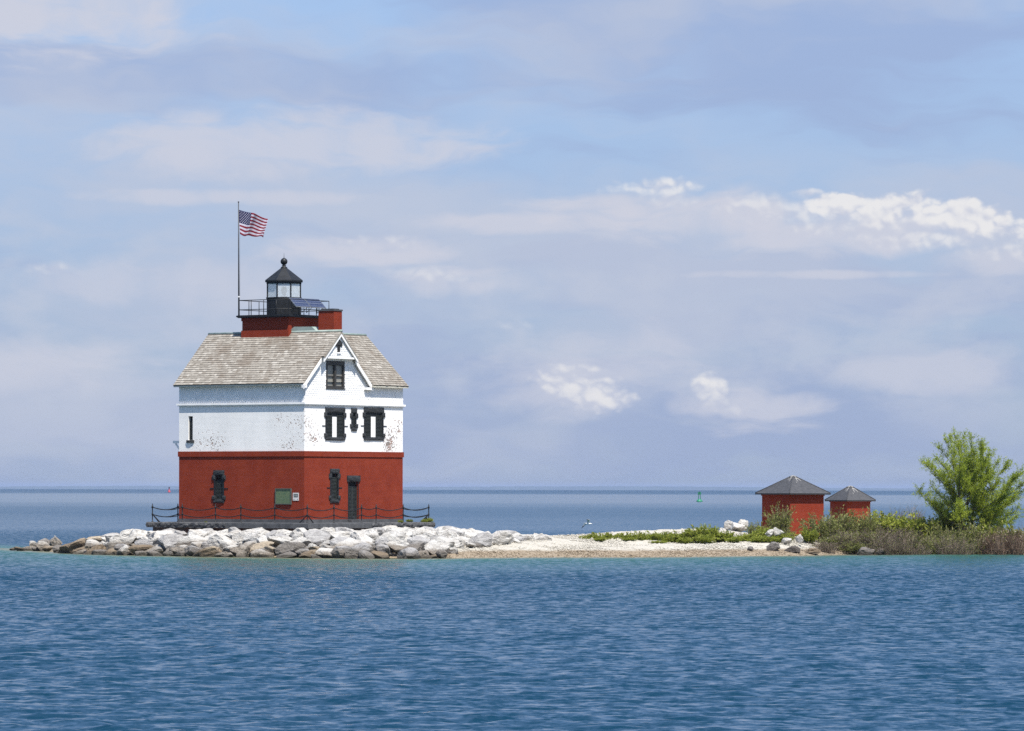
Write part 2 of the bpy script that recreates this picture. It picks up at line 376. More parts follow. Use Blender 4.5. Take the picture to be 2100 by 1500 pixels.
def beach_mat():
    m, t, p = base_mat('limestone_shingle_beach'); g = t.node('ShaderNodeNewGeometry').outputs['Position']
    sp = t.node('ShaderNodeSeparateXYZ'); t.l.new(g, sp.inputs[0])
    n = t.noise(g, 9, 4, .65); n2 = t.noise(g, .8, 4, .6)
    dry = t.mix(t.step(n, .3, .7), (.31,.285,.232), (.46,.432,.37))
    wet = t.mix(t.step(n, .3, .7), (.16,.12,.075), (.28,.225,.155))
    zz = t.m('ADD', sp.outputs[2], t.m('MULTIPLY', t.m('SUBTRACT', n2, .5), .22))
    t.put(p.inputs['Base Color'], t.mix(t.step(zz, .30, .46), wet, dry)); p.inputs['Roughness'].default_value = .85
    bump(t, p, n, .8, .06)
    return m
M['beach'] = beach_mat()

def build_ground():
    X = np.linspace(-46, 58, 420); d = np.concatenate([np.linspace(-11.5, 0, 16)[:-1], np.linspace(0, 24, 130), np.linspace(24, 59, 36)[1:]])
    XX, DD = np.meshgrid(X, d); YY = Yf(XX)+DD; ZZ = ground(XX, YY)
    rng = np.random.default_rng(2)
    ZZ = ZZ + .05*np.sin(XX*.9+1.3*np.sin(YY*.5))*np.clip(ZZ,0,1) + .03*np.sin(XX*2.3+YY*1.7)*np.clip(ZZ,0,1) + rng.normal(0,.015,ZZ.shape)
    ZZ = ZZ - .60*np.clip((PX(930)-XX)/2.0, 0, 1)*np.clip(DD/1.5+.3, 0, 1)
    v = np.stack([XX, YY, ZZ], -1).reshape(-1,3); nx = len(X); ny = len(d)
    a = (np.arange(ny-1)[:,None]*nx+np.arange(nx-1)[None]).ravel()
    o = npmesh('beach', v, np.stack([a,a+1,a+nx+1,a+nx],1), M['beach'], True)
    tag(o, kind='structure')
    # loose stones of the shingle bar
    n = 26000; px = rng.uniform(905, 2110, n); dd = rng.uniform(-.1, 22, n)**1.0
    keep = (dd < np.where(px < 1660, 22, 6)); px, dd = px[keep], dd[keep]
    x = (px-1050)*290/F; y = Yf(x)+dd; z = ground(x, y); n = len(x)
    s = rng.uniform(.028, .060, n)*np.where(rng.random(n) < .06, 1.8, 1)
    oct_ = np.array([[1,0,0],[0,1,0],[-1,0,0],[0,-1,0],[0,0,1],[0,0,-1]], float)
    P = oct_[None]*s[:,None,None]*rng.uniform(.7,1.35,(n,6,1))*np.array([1.2,1,.75])
    an = rng.uniform(0, 6.28, n); ca, sa = np.cos(an)[:,None], np.sin(an)[:,None]
    P = np.stack([P[...,0]*ca-P[...,1]*sa, P[...,0]*sa+P[...,1]*ca, P[...,2]], -1)+np.stack([x,y,z+s*.25],-1)[:,None]
    fc = np.array([[0,1,4],[1,2,4],[2,3,4],[3,0,4],[1,0,5],[2,1,5],[3,2,5],[0,3,5]])
    f = (fc[None]+np.arange(n)[:,None,None]*6).reshape(-1,3)
    o = npmesh('beach_pebbles', P.reshape(-1,3), f, M['beach'])
    tag(o, 'pale limestone pebbles covering the gravel bar', 'pebbles', kind='stuff')
build_ground()

# ------------------------------------------------------------------ the lake
def water_mat():
    m, t, p = base_mat('lake_water')
    g = t.node('ShaderNodeNewGeometry'); pos = g.outputs['Position']
    dep = t.node('ShaderNodeAttribute'); dep.attribute_name = 'depth'
    dn = t.m('ADD', dep.outputs['Fac'], t.m('MULTIPLY', t.m('SUBTRACT', t.noise(pos, .25, 4), .5), .5))
    deepc = (.004, .027, .052)
    teal = (.024, .076, .060); sand = (.11, .115, .07)
    col = t.mix(t.step(dn, .75, 3.5), teal, deepc)
    col = t.mix(t.step(dn, .02, .95), sand, col)
    t.put(p.inputs['Base Color'], col)
    p.inputs['IOR'].default_value = 1.333; p.inputs['Specular IOR Level'].default_value = .22
    sp = t.node('ShaderNodeSeparateXYZ'); t.l.new(pos, sp.inputs[0])
    # wind streaks: smoother and rougher lanes of water
    lane = t.noise(t.xyz(t.m('MULTIPLY', sp.outputs[0], .0016), t.m('MULTIPLY', sp.outputs[1], .0045), 0), 1.0, 5, .6)
    lane2 = t.noise(t.xyz(t.m('MULTIPLY', sp.outputs[0], .035), t.m('MULTIPLY', sp.outputs[1], .022), 4), 1.0, 4, .6)
    slick = t.m('MULTIPLY', t.step(t.m('ADD', sp.outputs[1], t.m('MULTIPLY', lane, 900)), 1150, 1900), t.step(t.m('ADD', sp.outputs[1], t.m('MULTIPLY', lane, 900)), 4200, 3300))
    amp = t.m('ADD', t.step(lane, .35, .65, .7, 1.2), t.m('MULTIPLY', t.m('SUBTRACT', lane2, .5), .8))
    amp = t.m('MULTIPLY', amp, t.m('SUBTRACT', 1.0, t.m('MULTIPLY', slick, .55)))
    amp = t.m('MULTIPLY', amp, t.m('MULTIPLY', t.step(sp.outputs[1], 70, 230, .9, 1.3), t.step(sp.outputs[1], 320, 520, 1.0, .36)))
    t.put(p.inputs['Roughness'], t.m('SUBTRACT', t.m('ADD', t.step(sp.outputs[1], 60, 900, .09, .22), t.step(sp.outputs[1], 3300, 6500, 0, .06)), t.m('MULTIPLY', slick, .10)))
    wl = t.noise(t.xyz(t.m('MULTIPLY', sp.outputs[0], 2.2), t.m('MULTIPLY', sp.outputs[1], 1.25), 2.0), 1.0, 4, .62, .35)
    amp = t.m('MULTIPLY', amp, t.step(wl, .34, .68, .22, 2.0))
    def nvec(scale, detail, k, sx=1.0, off=0.0):
        v = t.node('ShaderNodeVectorMath', operation='MULTIPLY'); t.put(v.inputs[0], pos); v.inputs[1].default_value = (sx,1,1)
        c = t.noise(v.outputs[0], scale, detail, .6, .2, out=1)
        s = t.node('ShaderNodeVectorMath', operation='SUBTRACT'); t.put(s.inputs[0], c); s.inputs[1].default_value = (.5,.5,.5)
        sv = t.node('ShaderNodeSeparateXYZ'); t.l.new(s.outputs[0], sv.inputs[0])
        # wind waves are steeper on their lee faces, which look towards -Y
        yy = t.m('MULTIPLY_ADD', t.m('ABSOLUTE', sv.outputs[1]), -1.15, t.m('MULTIPLY', sv.outputs[1], .35))
        q = t.node('ShaderNodeVectorMath', operation='MULTIPLY'); t.put(q.inputs[0], t.xyz(sv.outputs[0], yy, 0.0)); q.inputs[1].default_value = (k*.7,k,0)
        return q.outputs[0]
    def vadd(a, b):
        s = t.node('ShaderNodeVectorMath', operation='ADD'); t.put(s.inputs[0], a); t.put(s.inputs[1], b); return s.outputs[0]
    w = vadd(nvec(5.0, 4, 1.3, .6), nvec(1.6, 3, 1.0, .6))
    sc = t.node('ShaderNodeVectorMath', operation='SCALE'); t.put(sc.inputs[0], w); t.put(sc.inputs[3], amp)
    nn = t.node('ShaderNodeVectorMath', operation='NORMALIZE'); t.put(nn.inputs[0], vadd(g.outputs['Normal'], sc.outputs[0]))
    t.l.new(nn.outputs[0], p.inputs['Normal'])
    return m
M['water'] = water_mat()
def build_lake():
    rows = [-6000., -400., 0., 35.]
    y = 52.
    while y < 340: rows.append(y); y *= 1.0018
    while y < 12500: rows.append(y); y *= 1.03
    rows.append(12500.)
    rows = np.array(rows); nc = 400
    u = np.linspace(-1, 1, nc)
    hw = np.clip(rows, 40, 1e9)*.155
    X = u[None]*hw[:,None]
    X = np.concatenate([np.full((len(rows),1), -13000.), X-0, np.full((len(rows),1), 13000.)], 1)
    Y = np.repeat(rows[:,None], X.shape[1], 1); Z = np.zeros_like(X)
    rng = np.random.default_rng(11)
    near = (rows > 50) & (rows < 345)
    Xn, Yn = X[near], Y[near]
    wx = Xn + .5*np.sin(Yn*.21+.6*np.sin(Xn*.33)); wy = Yn + .6*np.sin(Xn*.17+Yn*.05)
    Zn = np.zeros_like(Xn)
    spacing = np.maximum(.0018*Yn, 2*.155*Yn/nc)
    gust = .75+.35*np.sin(Xn*.11+Yn*.043+1.0)*np.sin(Yn*.029-Xn*.05+.4)
    for i in range(90):
        lam = math.exp(rng.uniform(math.log(.28), math.log(2.2)))
        th = R(-96)+rng.normal(0, .62)
        k = 2*math.pi/lam; ph = rng.uniform(0, 6.283)
        slope = .040*(1.0 if lam < 1.1 else .55)
        a = slope/k*np.clip(1.6-2.2*spacing*2/lam, 0, 1)
        Zn += a*np.sin(k*(wx*math.cos(th)+wy*math.sin(th))+ph)
    Zn = Zn*gust; Zn = Zn + 1.6*np.clip(Zn, 0, None)**2
    edge = np.clip((345-Yn)/40, 0, 1)
    g = ground(Xn, Yn); lee = np.clip(-g*.8+.8, .6, 1)
    Z[near] = Zn*edge*lee - .02
    Z[:,0] = Z[:,1]; Z[:,-1] = Z[:,-2]
    dep = np.full(X.shape, 12.0); dep[near] = np.where((Yn-Yf(Xn) > -12) & (Yn-Yf(Xn) < 58), np.clip(-g, 0, 12), 12)
    front = Yn-Yf(Xn) <= -12
    dd = -(Yn-Yf(Xn))-12; dep[near] = np.where(front, 1.7+dd*.032, dep[near])
    bk = Yn-Yf(Xn) >= 58
    dep[near] = np.where(bk, 4.0, dep[near])
    ny, nx = X.shape
    v = np.stack([X,Y,Z],-1).reshape(-1,3)
    a = (np.arange(ny-1)[:,None]*nx+np.arange(nx-1)[None]).ravel()
    o = npmesh('lake', v, np.stack([a,a+1,a+nx+1,a+nx],1), M['water'], True)
    at_ = o.data.attributes.new('depth', 'FLOAT', 'POINT'); at_.data.foreach_set('value', dep.ravel().astype(np.float32))
    tag(o, kind='structure')
build_lake()

# far shore: a low wooded coast
def build_far_shore():
    rng = np.random.default_rng(5); Yd = 30000.
    xs = np.arange(-9000, 9001, 40.); n = len(xs)
    h = 9.0+4.0*np.sin(xs*.0005+1)+3.0*np.sin(xs*.0019)+rng.uniform(0,3.0,n)
    h *= np.clip(.85+.5*np.sin(xs*.00032+2.2), .25, 1.3)
    mb = MB(); V = []
    for x, hh in zip(xs, h): V += [(x, Yd, -30), (x, Yd+80, hh*.8), (x, Yd+200, hh), (x, Yd+800, hh*.7), (x, Yd+820, -30)]
    Fc = [(i*5+k, (i+1)*5+k, (i+1)*5+k+1, i*5+k+1) for i in range(n-1) for k in range(4)]
    mb.add(V, Fc)
    o = mb.build('far_shore', pmat('distant_forest', (.05,.075,.06), (.035,.055,.05), .01, .9, 0)); tag(o, kind='structure')
build_far_shore()

# ================================================================== the lighthouse
ALPHA = R(36); SA, CA = math.sin(ALPHA), math.cos(ALPHA)
CY = 280.0; CX = (624-1050)*CY/F
L, W = 10.17, 10.07                      # left wall (local y), right wall (local x)
ZP = 2.03                                # platform top
HR = math.atan2(CA, SA)                  # local x runs along the right wall, local y along the left wall
def XY(s, t): return CX+s*SA-t*CA, CY+s*CA+t*SA
def fR(px, py, o=0.0):                   # point of the photo on the right-hand wall plane (y = -o)
    k = (px-1050)/F; t = -o; s = (k*(CY+t*SA)-CX+t*CA)/(SA-k*CA); Y = CY+s*CA+t*SA
    return s, H-(yeff(px,py)-Y0)*Y/F
def fL(px, py, o=0.0):                   # ... on the left-hand wall plane (x = -o)
    k = (px-1050)/F; s = -o; t = (CX+s*SA-k*(CY+s*CA))/(CA+k*SA); Y = CY+s*CA+t*SA
    return t, H-(yeff(px,py)-Y0)*Y/F
house = empty('lighthouse', (CX, CY, ZP), HR)
tag(house, 'square red and white brick lighthouse with shingled roof and black lantern on a stone pier', 'lighthouse')
def part(mb, name, mats, parent=house, smooth=False): return mb.build(name, mats, parent, smooth, shift=(0,0,-ZP))

Z_RED0, Z_LEDGE, Z_WHITE, Z_COR0, Z_COR1, Z_EAVE, Z_RIDGE = 2.24, 6.17, 6.50, 9.36, 9.54, 10.71, 14.02
SR = 3.15                                # distance of both ridges behind the outer walls
SL = (Z_RIDGE-Z_EAVE)/(SR+.30)           # roof slope

# ---- openings: (wall, u0, u1, z0, z1)
def rectR(x0, y0, x1, y1): a = fR(x0, y1); b = fR(x1, y0); return (a[0], b[0], a[1], b[1])
def rectL(x0, y0, x1, y1): a = fL(x1, y1); b = fL(x0, y0); return (a[0], b[0], a[1], b[1])
O_lw = rectL(441.5, 975, 457, 1025)      # lower window, left wall
O_uw = rectL(386, 854, 395, 903)
O_rw = rectR(679, 972, 692.5, 1025)
O_door = rectR(714.5, 988, 734.5, 1066)
O_ua = rectR(669, 847, 704, 897); O_ub = rectR(748, 847, 784, 897)
O_uc = rectR(722, 848, 728.5, 878)
O_gw = rectR(668.5, 741.5, 705, 796)
O_door = (O_door[0], O_door[1], Z_RED0, O_door[3])

def wall(mb, axis, u0, u1, z0, z1, holes, depth=.22, off=0.0, mi=0):
    """panel with real openings and reveals; axis 'x' = right wall (plane y=0), 'y' = left wall (plane x=0)"""
    P = (lambda u, z, d: (u, d+off, z)) if axis == 'x' else (lambda u, z, d: (d+off, u, z))
    flip = axis == 'y'
    def q(a, b, c, d): mb.add([a,b,c,d], [(0,3,2,1) if flip else (0,1,2,3)], mi)
    us = sorted({u0,u1,*[h[0] for h in holes],*[h[1] for h in holes]}); zs = sorted({z0,z1,*[h[2] for h in holes],*[h[3] for h in holes]})
    us = [u for u in us if u0 <= u <= u1]; zs = [z for z in zs if z0 <= z <= z1]
    for a, b in zip(us, us[1:]):
        for c, d in zip(zs, zs[1:]):
            m, n = (a+b)/2, (c+d)/2
            if any(h[0] < m < h[1] and h[2] < n < h[3] for h in holes): continue
            q(P(a,c,0), P(b,c,0), P(b,d,0), P(a,d,0))
    for h in holes:
        a, b, c, d = h; D = depth
        q(P(a,c,0), P(a,c,D), P(b,c,D), P(b,c,0)); q(P(a,d,0), P(b,d,0), P(b,d,D), P(a,d,D))
        q(P(a,c,0), P(a,d,0), P(a,d,D), P(a,c,D)); q(P(b,c,0), P(b,c,D), P(b,d,D), P(b,d,0))
mb = MB()
wall(mb, 'x', 0, W, Z_RED0, Z_LEDGE, [O_rw, O_door]); wall(mb, 'y', 0, L, Z_RED0, Z_LEDGE, [O_lw])
mb.add([(W,0,Z_RED0),(W,L,Z_RED0),(W,L,Z_LEDGE),(W,0,Z_LEDGE)], [(0,1,2,3)]); mb.add([(0,L,Z_RED0),(W,L,Z_RED0),(W,L,Z_LEDGE),(0,L,Z_LEDGE)], [(3,2,1,0)])
part(mb, 'ground_floor_wall', M['red'])
def ring(z0, z1, o, thick=.3):
    mb = MB(); a, b = -o, thick
    mb.box((-o,-o,z0),(W+o,b,z1)); mb.box((-o,b,z0),(b,L-b,z1)); mb.box((W-b,b,z0),(W+o,L-b,z1)); mb.box((-o,L-b,z0),(W+o,L+o,z1)); return mb
part(ring(Z_LEDGE, Z_WHITE, .055), 'belt_course', M['red'])
mb = MB()
wall(mb, 'x', 0, W, Z_WHITE, Z_COR0, [O_ua, O_ub, O_uc]); wall(mb, 'y', 0, L, Z_WHITE, Z_COR0, [O_uw])
mb.add([(W,0,Z_WHITE),(W,L,Z_WHITE),(W,L,Z_COR0),(W,0,Z_COR0)], [(0,1,2,3)]); mb.add([(0,L,Z_WHITE),(W,L,Z_WHITE),(W,L,Z_COR0),(0,L,Z_COR0)], [(3,2,1,0)])
part(mb, 'upper_floor_wall', M['white_brick'])
mb = ring(Z_COR0+.06, Z_COR1, .13); r2 = ring(Z_COR0, Z_COR0+.06, .08); mb.add(r2.v, r2.f)
part(mb, 'cornice', M['white'])
part(ring(ZP+.002, Z_RED0, .06), 'plinth', M['plinth'])
# attic wall with the gable
mb = MB()
wall(mb, 'y', 0, L, Z_COR1, Z_EAVE+.15, []); wall(mb, 'x', 0, W, Z_COR1, Z_EAVE+.15, [(O_gw[0],O_gw[1],O_gw[2],Z_EAVE+.15)] if O_gw[2] < Z_EAVE+.15 else [])
zt = Z_RIDGE-.12
def gs(z): return (zt-z)/SL               # half width of the gable at height z
zb = Z_EAVE+.15
# gable triangle split round the window
for (a,b,c,d) in [(SR-gs(zb), O_gw[0], zb, None), (O_gw[1], SR+gs(zb), zb, None)]: pass
mb.add([(SR-gs(zb),0,zb),(O_gw[0],0,zb),(O_gw[0],0,O_gw[3]),(SR-gs(O_gw[3]),0,O_gw[3])], [(0,1,2,3)])
mb.add([(O_gw[1],0,zb),(SR+gs(zb),0,zb),(SR+gs(O_gw[3]),0,O_gw[3]),(O_gw[1],0,O_gw[3])], [(0,1,2,3)])
mb.add([(SR-gs(O_gw[3]),0,O_gw[3]),(SR+gs(O_gw[3]),0,O_gw[3]),(SR,0,zt)], [(0,1,2)])
mb.add([(0,L,Z_COR1),(W,L,Z_COR1),(W,L,zb),(0,L,zb)], [(3,2,1,0)]); mb.add([(W,0,Z_COR1),(W,L,Z_COR1),(W,L,zb),(W,0,zb)], [(0,1,2,3)])
mb.add([(SR-gs(zb),L,zb),(SR+gs(zb),L,zb),(SR,L,zt)], [(2,1,0)]); mb.add([(W,SR-gs(zb),zb),(W,SR+gs(zb),zb),(W,SR,zt)], [(0,1,2)])
part(mb, 'attic_wall', M['white'])

# fish-scale siding: thousands of tiny scales, joined
def scales(axis, z0, z1, urange, off, rowh=.135, wd=.185, skip=None, seed=0):
    rng = random.Random(seed); mb = MB(); z = z0; row = 0
    P = (lambda u, zz, d: (u, -d-off, zz)) if axis == 'x' else (lambda u, zz, d: (-d-off, u, zz))
    while z < z1:
        a, b = urange(z+rowh*.6)
        u = a + (wd/2 if row % 2 else 0)
        while u < b:
            if not (skip and skip[0]-wd*.3 < u < skip[1]+wd*.3 and skip[2]-.02 < z+rowh*.5 < skip[3]):
                j = rng.uniform(-.008,.008); h = wd*.47; d = .026+rng.uniform(0,.006); top = min(z+rowh*1.35, z1)
                l_, r_ = max(u-h, a), min(u+h, b)
                pts = [(r_, top, .004),(l_, top, .004),(l_, z+.055+j, d*.8),(u-h*.62 if l_ == u-h else l_, z+.012+j, d),(u, z+j, d),(u+h*.62 if r_ == u+h else r_, z+.012+j, d),(r_, z+.055+j, d*.8)]
                V = [P(*p) for p in pts]; V += [P(p[0], p[1], 0.001) for p in pts[2:]]
                f = [tuple(range(7))] if axis == 'x' else [tuple(range(6,-1,-1))]
                f += [(2+i, 7+i, 8+i, 3+i) for i in range(4)]
                mb.add(V, f)
            u += wd
        z += rowh; row += 1
    return mb
gzr = Z_EAVE-.02
mb = scales('x', Z_COR1, gzr, lambda z: (0, W), 0.0, skip=O_gw, seed=1)
m2 = scales('x', gzr, 12.35, lambda z: (SR-gs(z)+.05, SR+gs(z)-.05), 0.0, skip=O_gw, seed=2); mb.add(m2.v, m2.f)
o = part(mb, 'scale_siding', M['scale']); o['kind'] = 'stuff'
o = part(scales('y', Z_COR1, gzr, lambda z: (0, L), 0.0, seed=3), 'scale_siding', M['scale']); o['kind'] = 'stuff'
# jettied pediment
ZJ = 12.40; PO = .30
mb = MB(); gw = gs(ZJ)-.02
mb.prism([(SR-gw,-PO,ZJ),(SR+gw,-PO,ZJ),(SR,-PO,zt-.02)], (0,PO-.005,0))
ped = part(mb, 'pediment', M['white'])
o = part(scales('x', ZJ+.1, zt-.1, lambda z: (SR-gs(z)+.12, SR+gs(z)-.12), PO, seed=4), 'scale_siding', M['scale'], ped); o['kind'] = 'stuff'
mb = MB(); mb.box((SR-gw-.16,-PO-.09,ZJ-.10),(SR+gw+.16,-.03,ZJ+.02)); part(mb, 'sill_board', M['white'], ped)
# bargeboards
def bargeboard(z0, z1, y0, y1, sgn, wdt=.22):
    s0, s1 = sgn*(Z_RIDGE-z0)/SL, sgn*(Z_RIDGE-z1)/SL
    dz = .03; w = wdt/math.cos(math.atan(SL))
    mb = MB(); mb.prism([(SR+s0,y0,z0-dz),(SR+s1,y0,z1-dz),(SR+s1,y0,z1-dz-w),(SR+s0,y0,z0-dz-w)], (0,y1-y0,0)); return mb
for sg in (-1, 1):
    part(bargeboard(ZJ-.03, Z_RIDGE-.01, -PO-.14, -PO-.07, sg, .20), 'bargeboard', M['white'], ped)
    part(bargeboard(Z_EAVE-.05, ZJ-.05, -.24, -.17, sg, .20), 'bargeboard', M['white'])
mb = MB(); zq = Z_EAVE-.30
mb.box((SR+(Z_RIDGE-Z_EAVE)/SL-.62,-.24,zq),(SR+(Z_RIDGE-Z_EAVE)/SL+.10,-.03,zq+.16)); part(mb, 'rake_return', M['white'])
mb = MB(); mb.box((-.34,-.24,zq+.02),(-.04,-.03,zq+.2)); part(mb, 'rake_return', M['white'])
# pediment vent
v0 = fR(689.5, 722.5, PO); v1 = fR(697, 700, PO); vc = (v0[0]+v1[0])/2
ven = MB(); ven.box((vc-.13,-PO-.05,v0[1]),(vc+.13,-PO-.012,v1[1]-.08)); vent = part(ven, 'gable_vent', M['void'])
k = MB(); k.prism([(vc-.34,-PO-.075,v1[1]-.30),(vc-.34,-PO-.075,v1[1]-.12),(vc-.18,-PO-.075,v1[1]+.02),(vc,-PO-.075,v1[1]+.12),(vc+.18,-PO-.075,v1[1]+.02),(vc+.34,-PO-.075,v1[1]-.12),(vc+.34,-PO-.075,v1[1]-.30),(vc+.2,-PO-.075,v1[1]-.36),(vc+.13,-PO-.075,v1[1]-.24),(vc-.13,-PO-.075,v1[1]-.24),(vc-.2,-PO-.075,v1[1]-.36)][::-1], (0,.05,0)); part(k, 'vent_hood', M['black_stone'], vent)
k = MB(); k.box((vc-.2,-PO-.08,v0[1]-.09),(vc+.2,-PO-.02,v0[1]-.002)); part(k, 'vent_sill', M['white'], vent)

# ---- roof
TA0, TA1 = -.22, L+.20
def ridgeA(x, z=Z_RIDGE): return x
roof = MB(); TH = .08
def slab(a, b, c, d, mi=0):   # a,b eave ; c,d ridge (ccw from outside)
    n = (Vector(b)-Vector(a)).cross(Vector(d)-Vector(a)).normalized()*-TH
    V = [Vector(p) for p in (a,b,c,d)]; roof.hexa([v+n for v in V]+V, mi)
xe0, xe1 = -.30, 2*SR+.30
slab((xe0,TA1,Z_EAVE),(xe0,TA0,Z_EAVE),(SR,TA0,Z_RIDGE),(SR,TA1,Z_RIDGE))
slab((xe1,TA0,Z_EAVE),(xe1,TA1,Z_EAVE),(SR,TA1,Z_RIDGE),(SR,TA0,Z_RIDGE))
zj = ZJ-.05; xj = (Z_RIDGE-zj)/SL
slab((SR-xj,TA0,zj),(SR-xj,-PO-.16,zj),(SR,-PO-.16,Z_RIDGE),(SR,TA0,Z_RIDGE)); slab((SR+xj,-PO-.16,zj),(SR+xj,TA0,zj),(SR,TA0,Z_RIDGE),(SR,-PO-.16,Z_RIDGE))
XB1 = W+.17
slab((xe1-.02,-.30,Z_EAVE-.004),(XB1,-.30,Z_EAVE-.004),(XB1,SR,Z_RIDGE-.004),(SR,SR,Z_RIDGE-.004))
slab((XB1,xe1,Z_EAVE-.004),(SR+.4,xe1,Z_EAVE-.004),(SR+.4,SR,Z_RIDGE-.004),(XB1,SR,Z_RIDGE-.004))
roof.box((2*SR-.2,2*SR-.2,Z_EAVE-.1),(W,L,Z_EAVE+.12))
roofo = part(roof, 'roof', M['deckwood'])
mb = MB(); mb.box((xe0-.02,TA0+.02,Z_EAVE-.13),(xe0+.05,TA1,Z_EAVE-.035)); part(mb, 'eave_board', M['eavetrim'], roofo)
mb = MB(); mb.box((xe1-.1,-.33,Z_EAVE-.13),(XB1,-.26,Z_EAVE-.035)); part(mb, 'eave_board', M['eavetrim'], roofo)
mb = MB(); mb.box((xe0+.05,.0,Z_EAVE-.10),(-.0,L,Z_EAVE-.06)); mb.box((xe1,-.26,Z_EAVE-.10),(W,0,Z_EAVE-.06)); part(mb, 'soffit', M['white'], roofo)
def rod_cap(a, b, r, name, mat): mb = MB(); mb.tube([a,b], r, 8); return part(mb, name, mat, roofo, True)
rod_cap((SR,-PO-.17,Z_RIDGE+.03),(SR,TA1,Z_RIDGE+.03), .085, 'ridge_cap', M['copper'])
rod_cap((SR,SR,Z_RIDGE+.026),(XB1,SR,Z_RIDGE+.026), .085, 'ridge_cap', M['copper'])
# saddle flashing between tower and chimney
mb = MB(); mb.prism([(SR-.06,1.45,Z_RIDGE),(SR-.06,3.9,Z_RIDGE),(SR-.06,3.3,Z_RIDGE+.36),(SR-.06,1.9,Z_RIDGE+.34)], (1.2,0,0)); part(mb, 'saddle_flashing', M['copper'], roofo)

# shingles
rng = random.Random(7)
unit = MB(); unit.hexa([(-.5,0,-.012),(.5,0,-.012),(.5,1,-.03),(-.5,1,-.03),(-.485,0,.058),(.485,0,.050),(.495,1,.004),(-.495,1,.004)])
um = bpy.data.meshes.new('shingle'); um.from_pydata(unit.v, [], unit.f); um.materials.append(M['shingle']); um.materials.append(M['butt_shade']); um.update(); um.polygons[2].material_index = 1
EXP = .205; sl_len = math.hypot(SR+.30, Z_RIDGE-Z_EAVE); pieces = []
def lay(origin, U, V, ulen, limit, name):
    U, V = Vector(U).normalized(), Vector(V).normalized(); N = U.cross(V); v = -.03
    while v < sl_len-.05:
        vv = v+rng.uniform(-.006,.006)
        lo, hi = limit(v); u = lo
        while u < hi-.03:
            w = rng.choice((.12,.16,.2,.24,.28,.32,.38))*rng.uniform(.9,1.1)
            if hi-(u+w) < .1: w = hi-u
            pieces.append((Vector(origin)+U*(u+w/2)+V*(vv+rng.uniform(-.02,.012))+N*(.012), w*.96, min(.34, sl_len-v), U, V, N, name, rng.uniform(-.035,.035), rng.random()))
            u += w
        v += EXP
nu = SL/math.hypot(1,SL); cu = 1/math.hypot(1,SL)
# left slope: eave runs along y, towards the viewer's left
def limA(v):
    z = Z_EAVE+v*nu
    return (0, TA1-(TA0 if z < ZJ-.05 else -PO-.15))
lay((xe0,TA1,Z_EAVE), (0,-1,0), (cu,0,nu), TA1-TA0, limA, 'A')
def limB(v):
    z = Z_EAVE+v*nu; return (max(SR+(Z_RIDGE-z)/SL-.05, SR+.4)-(SR+.4), XB1-(SR+.4))
lay((SR+.4,-.30,Z_EAVE), (1,0,0), (0,cu,nu), XB1-SR-.4, limB, 'B')
pieces.sort(key=lambda p: -p[1]*(1.0 if p[6] == 'A' else .8))
stuff = MB(); tint = []
for i, (c, w, ln, U, V, N, nm, rot, tr) in enumerate(pieces):
    U2 = (U*math.cos(rot)+V*math.sin(rot)); V2 = N.cross(U2)
    Mx = Matrix((( *U2*w, ),)) if False else Matrix([[U2.x*w,V2.x*ln,N.x,c.x],[U2.y*w,V2.y*ln,N.y,c.y],[U2.z*w,V2.z*ln,N.z,c.z-ZP],[0,0,0,1]])
    if i < 300:
        o = bpy.data.objects.new('shingle', um); COL.objects.link(o); o.parent = roofo; o.matrix_local = Mx
    else:
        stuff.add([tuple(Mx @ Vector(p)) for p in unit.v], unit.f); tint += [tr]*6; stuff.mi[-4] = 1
o = stuff.build('shingle_courses', [M['shingle'], M['butt_shade']], roofo); o['kind'] = 'stuff'
a_ = o.data.attributes.new('tint', 'FLOAT', 'FACE'); a_.data.foreach_set('value', tint)

# ---- openings filled
def louvre(mb, P, u0, u1, z0, z1, d, pitch=.085, fr=.05):
    """framed louvre leaf on a wall; d = distance behind the wall face"""
    B = lambda a, b, c, e, d0, d1: mb.hexa([P(a,c,d0),P(b,c,d0),P(b,c,d1),P(a,c,d1),P(a,e,d0),P(b,e,d0),P(b,e,d1),P(a,e,d1)])
    B(u0,u0+fr,z0,z1,d,d+.04); B(u1-fr,u1,z0,z1,d,d+.04); B(u0+fr,u1-fr,z0,z0+fr,d,d+.04); B(u0+fr,u1-fr,z1-fr,z1,d,d+.04)
    z = z0+fr
    while z < z1-fr-.02:
        mb.hexa([P(u0+fr,z,d-.005),P(u1-fr,z,d-.005),P(u1-fr,z+.02,d+.05),P(u0+fr,z+.02,d+.05),P(u0+fr,z+.018,d-.005),P(u1-fr,z+.018,d-.005),P(u1-fr,z+.08,d+.05),P(u0+fr,z+.08,d+.05)])
        z += pitch
PR = lambda u, z, d: (u, d, z)
PL = lambda u, z, d: (d, u, z)
def hb(P, u0, u1, z0, z1, d0, d1): mb = MB(); mb.hexa([P(u0,z0,d0),P(u1,z0,d0),P(u1,z0,d1),P(u0,z0,d1),P(u0,z1,d0),P(u1,z1,d0),P(u1,z1,d1),P(u0,z1,d1)]); return mb
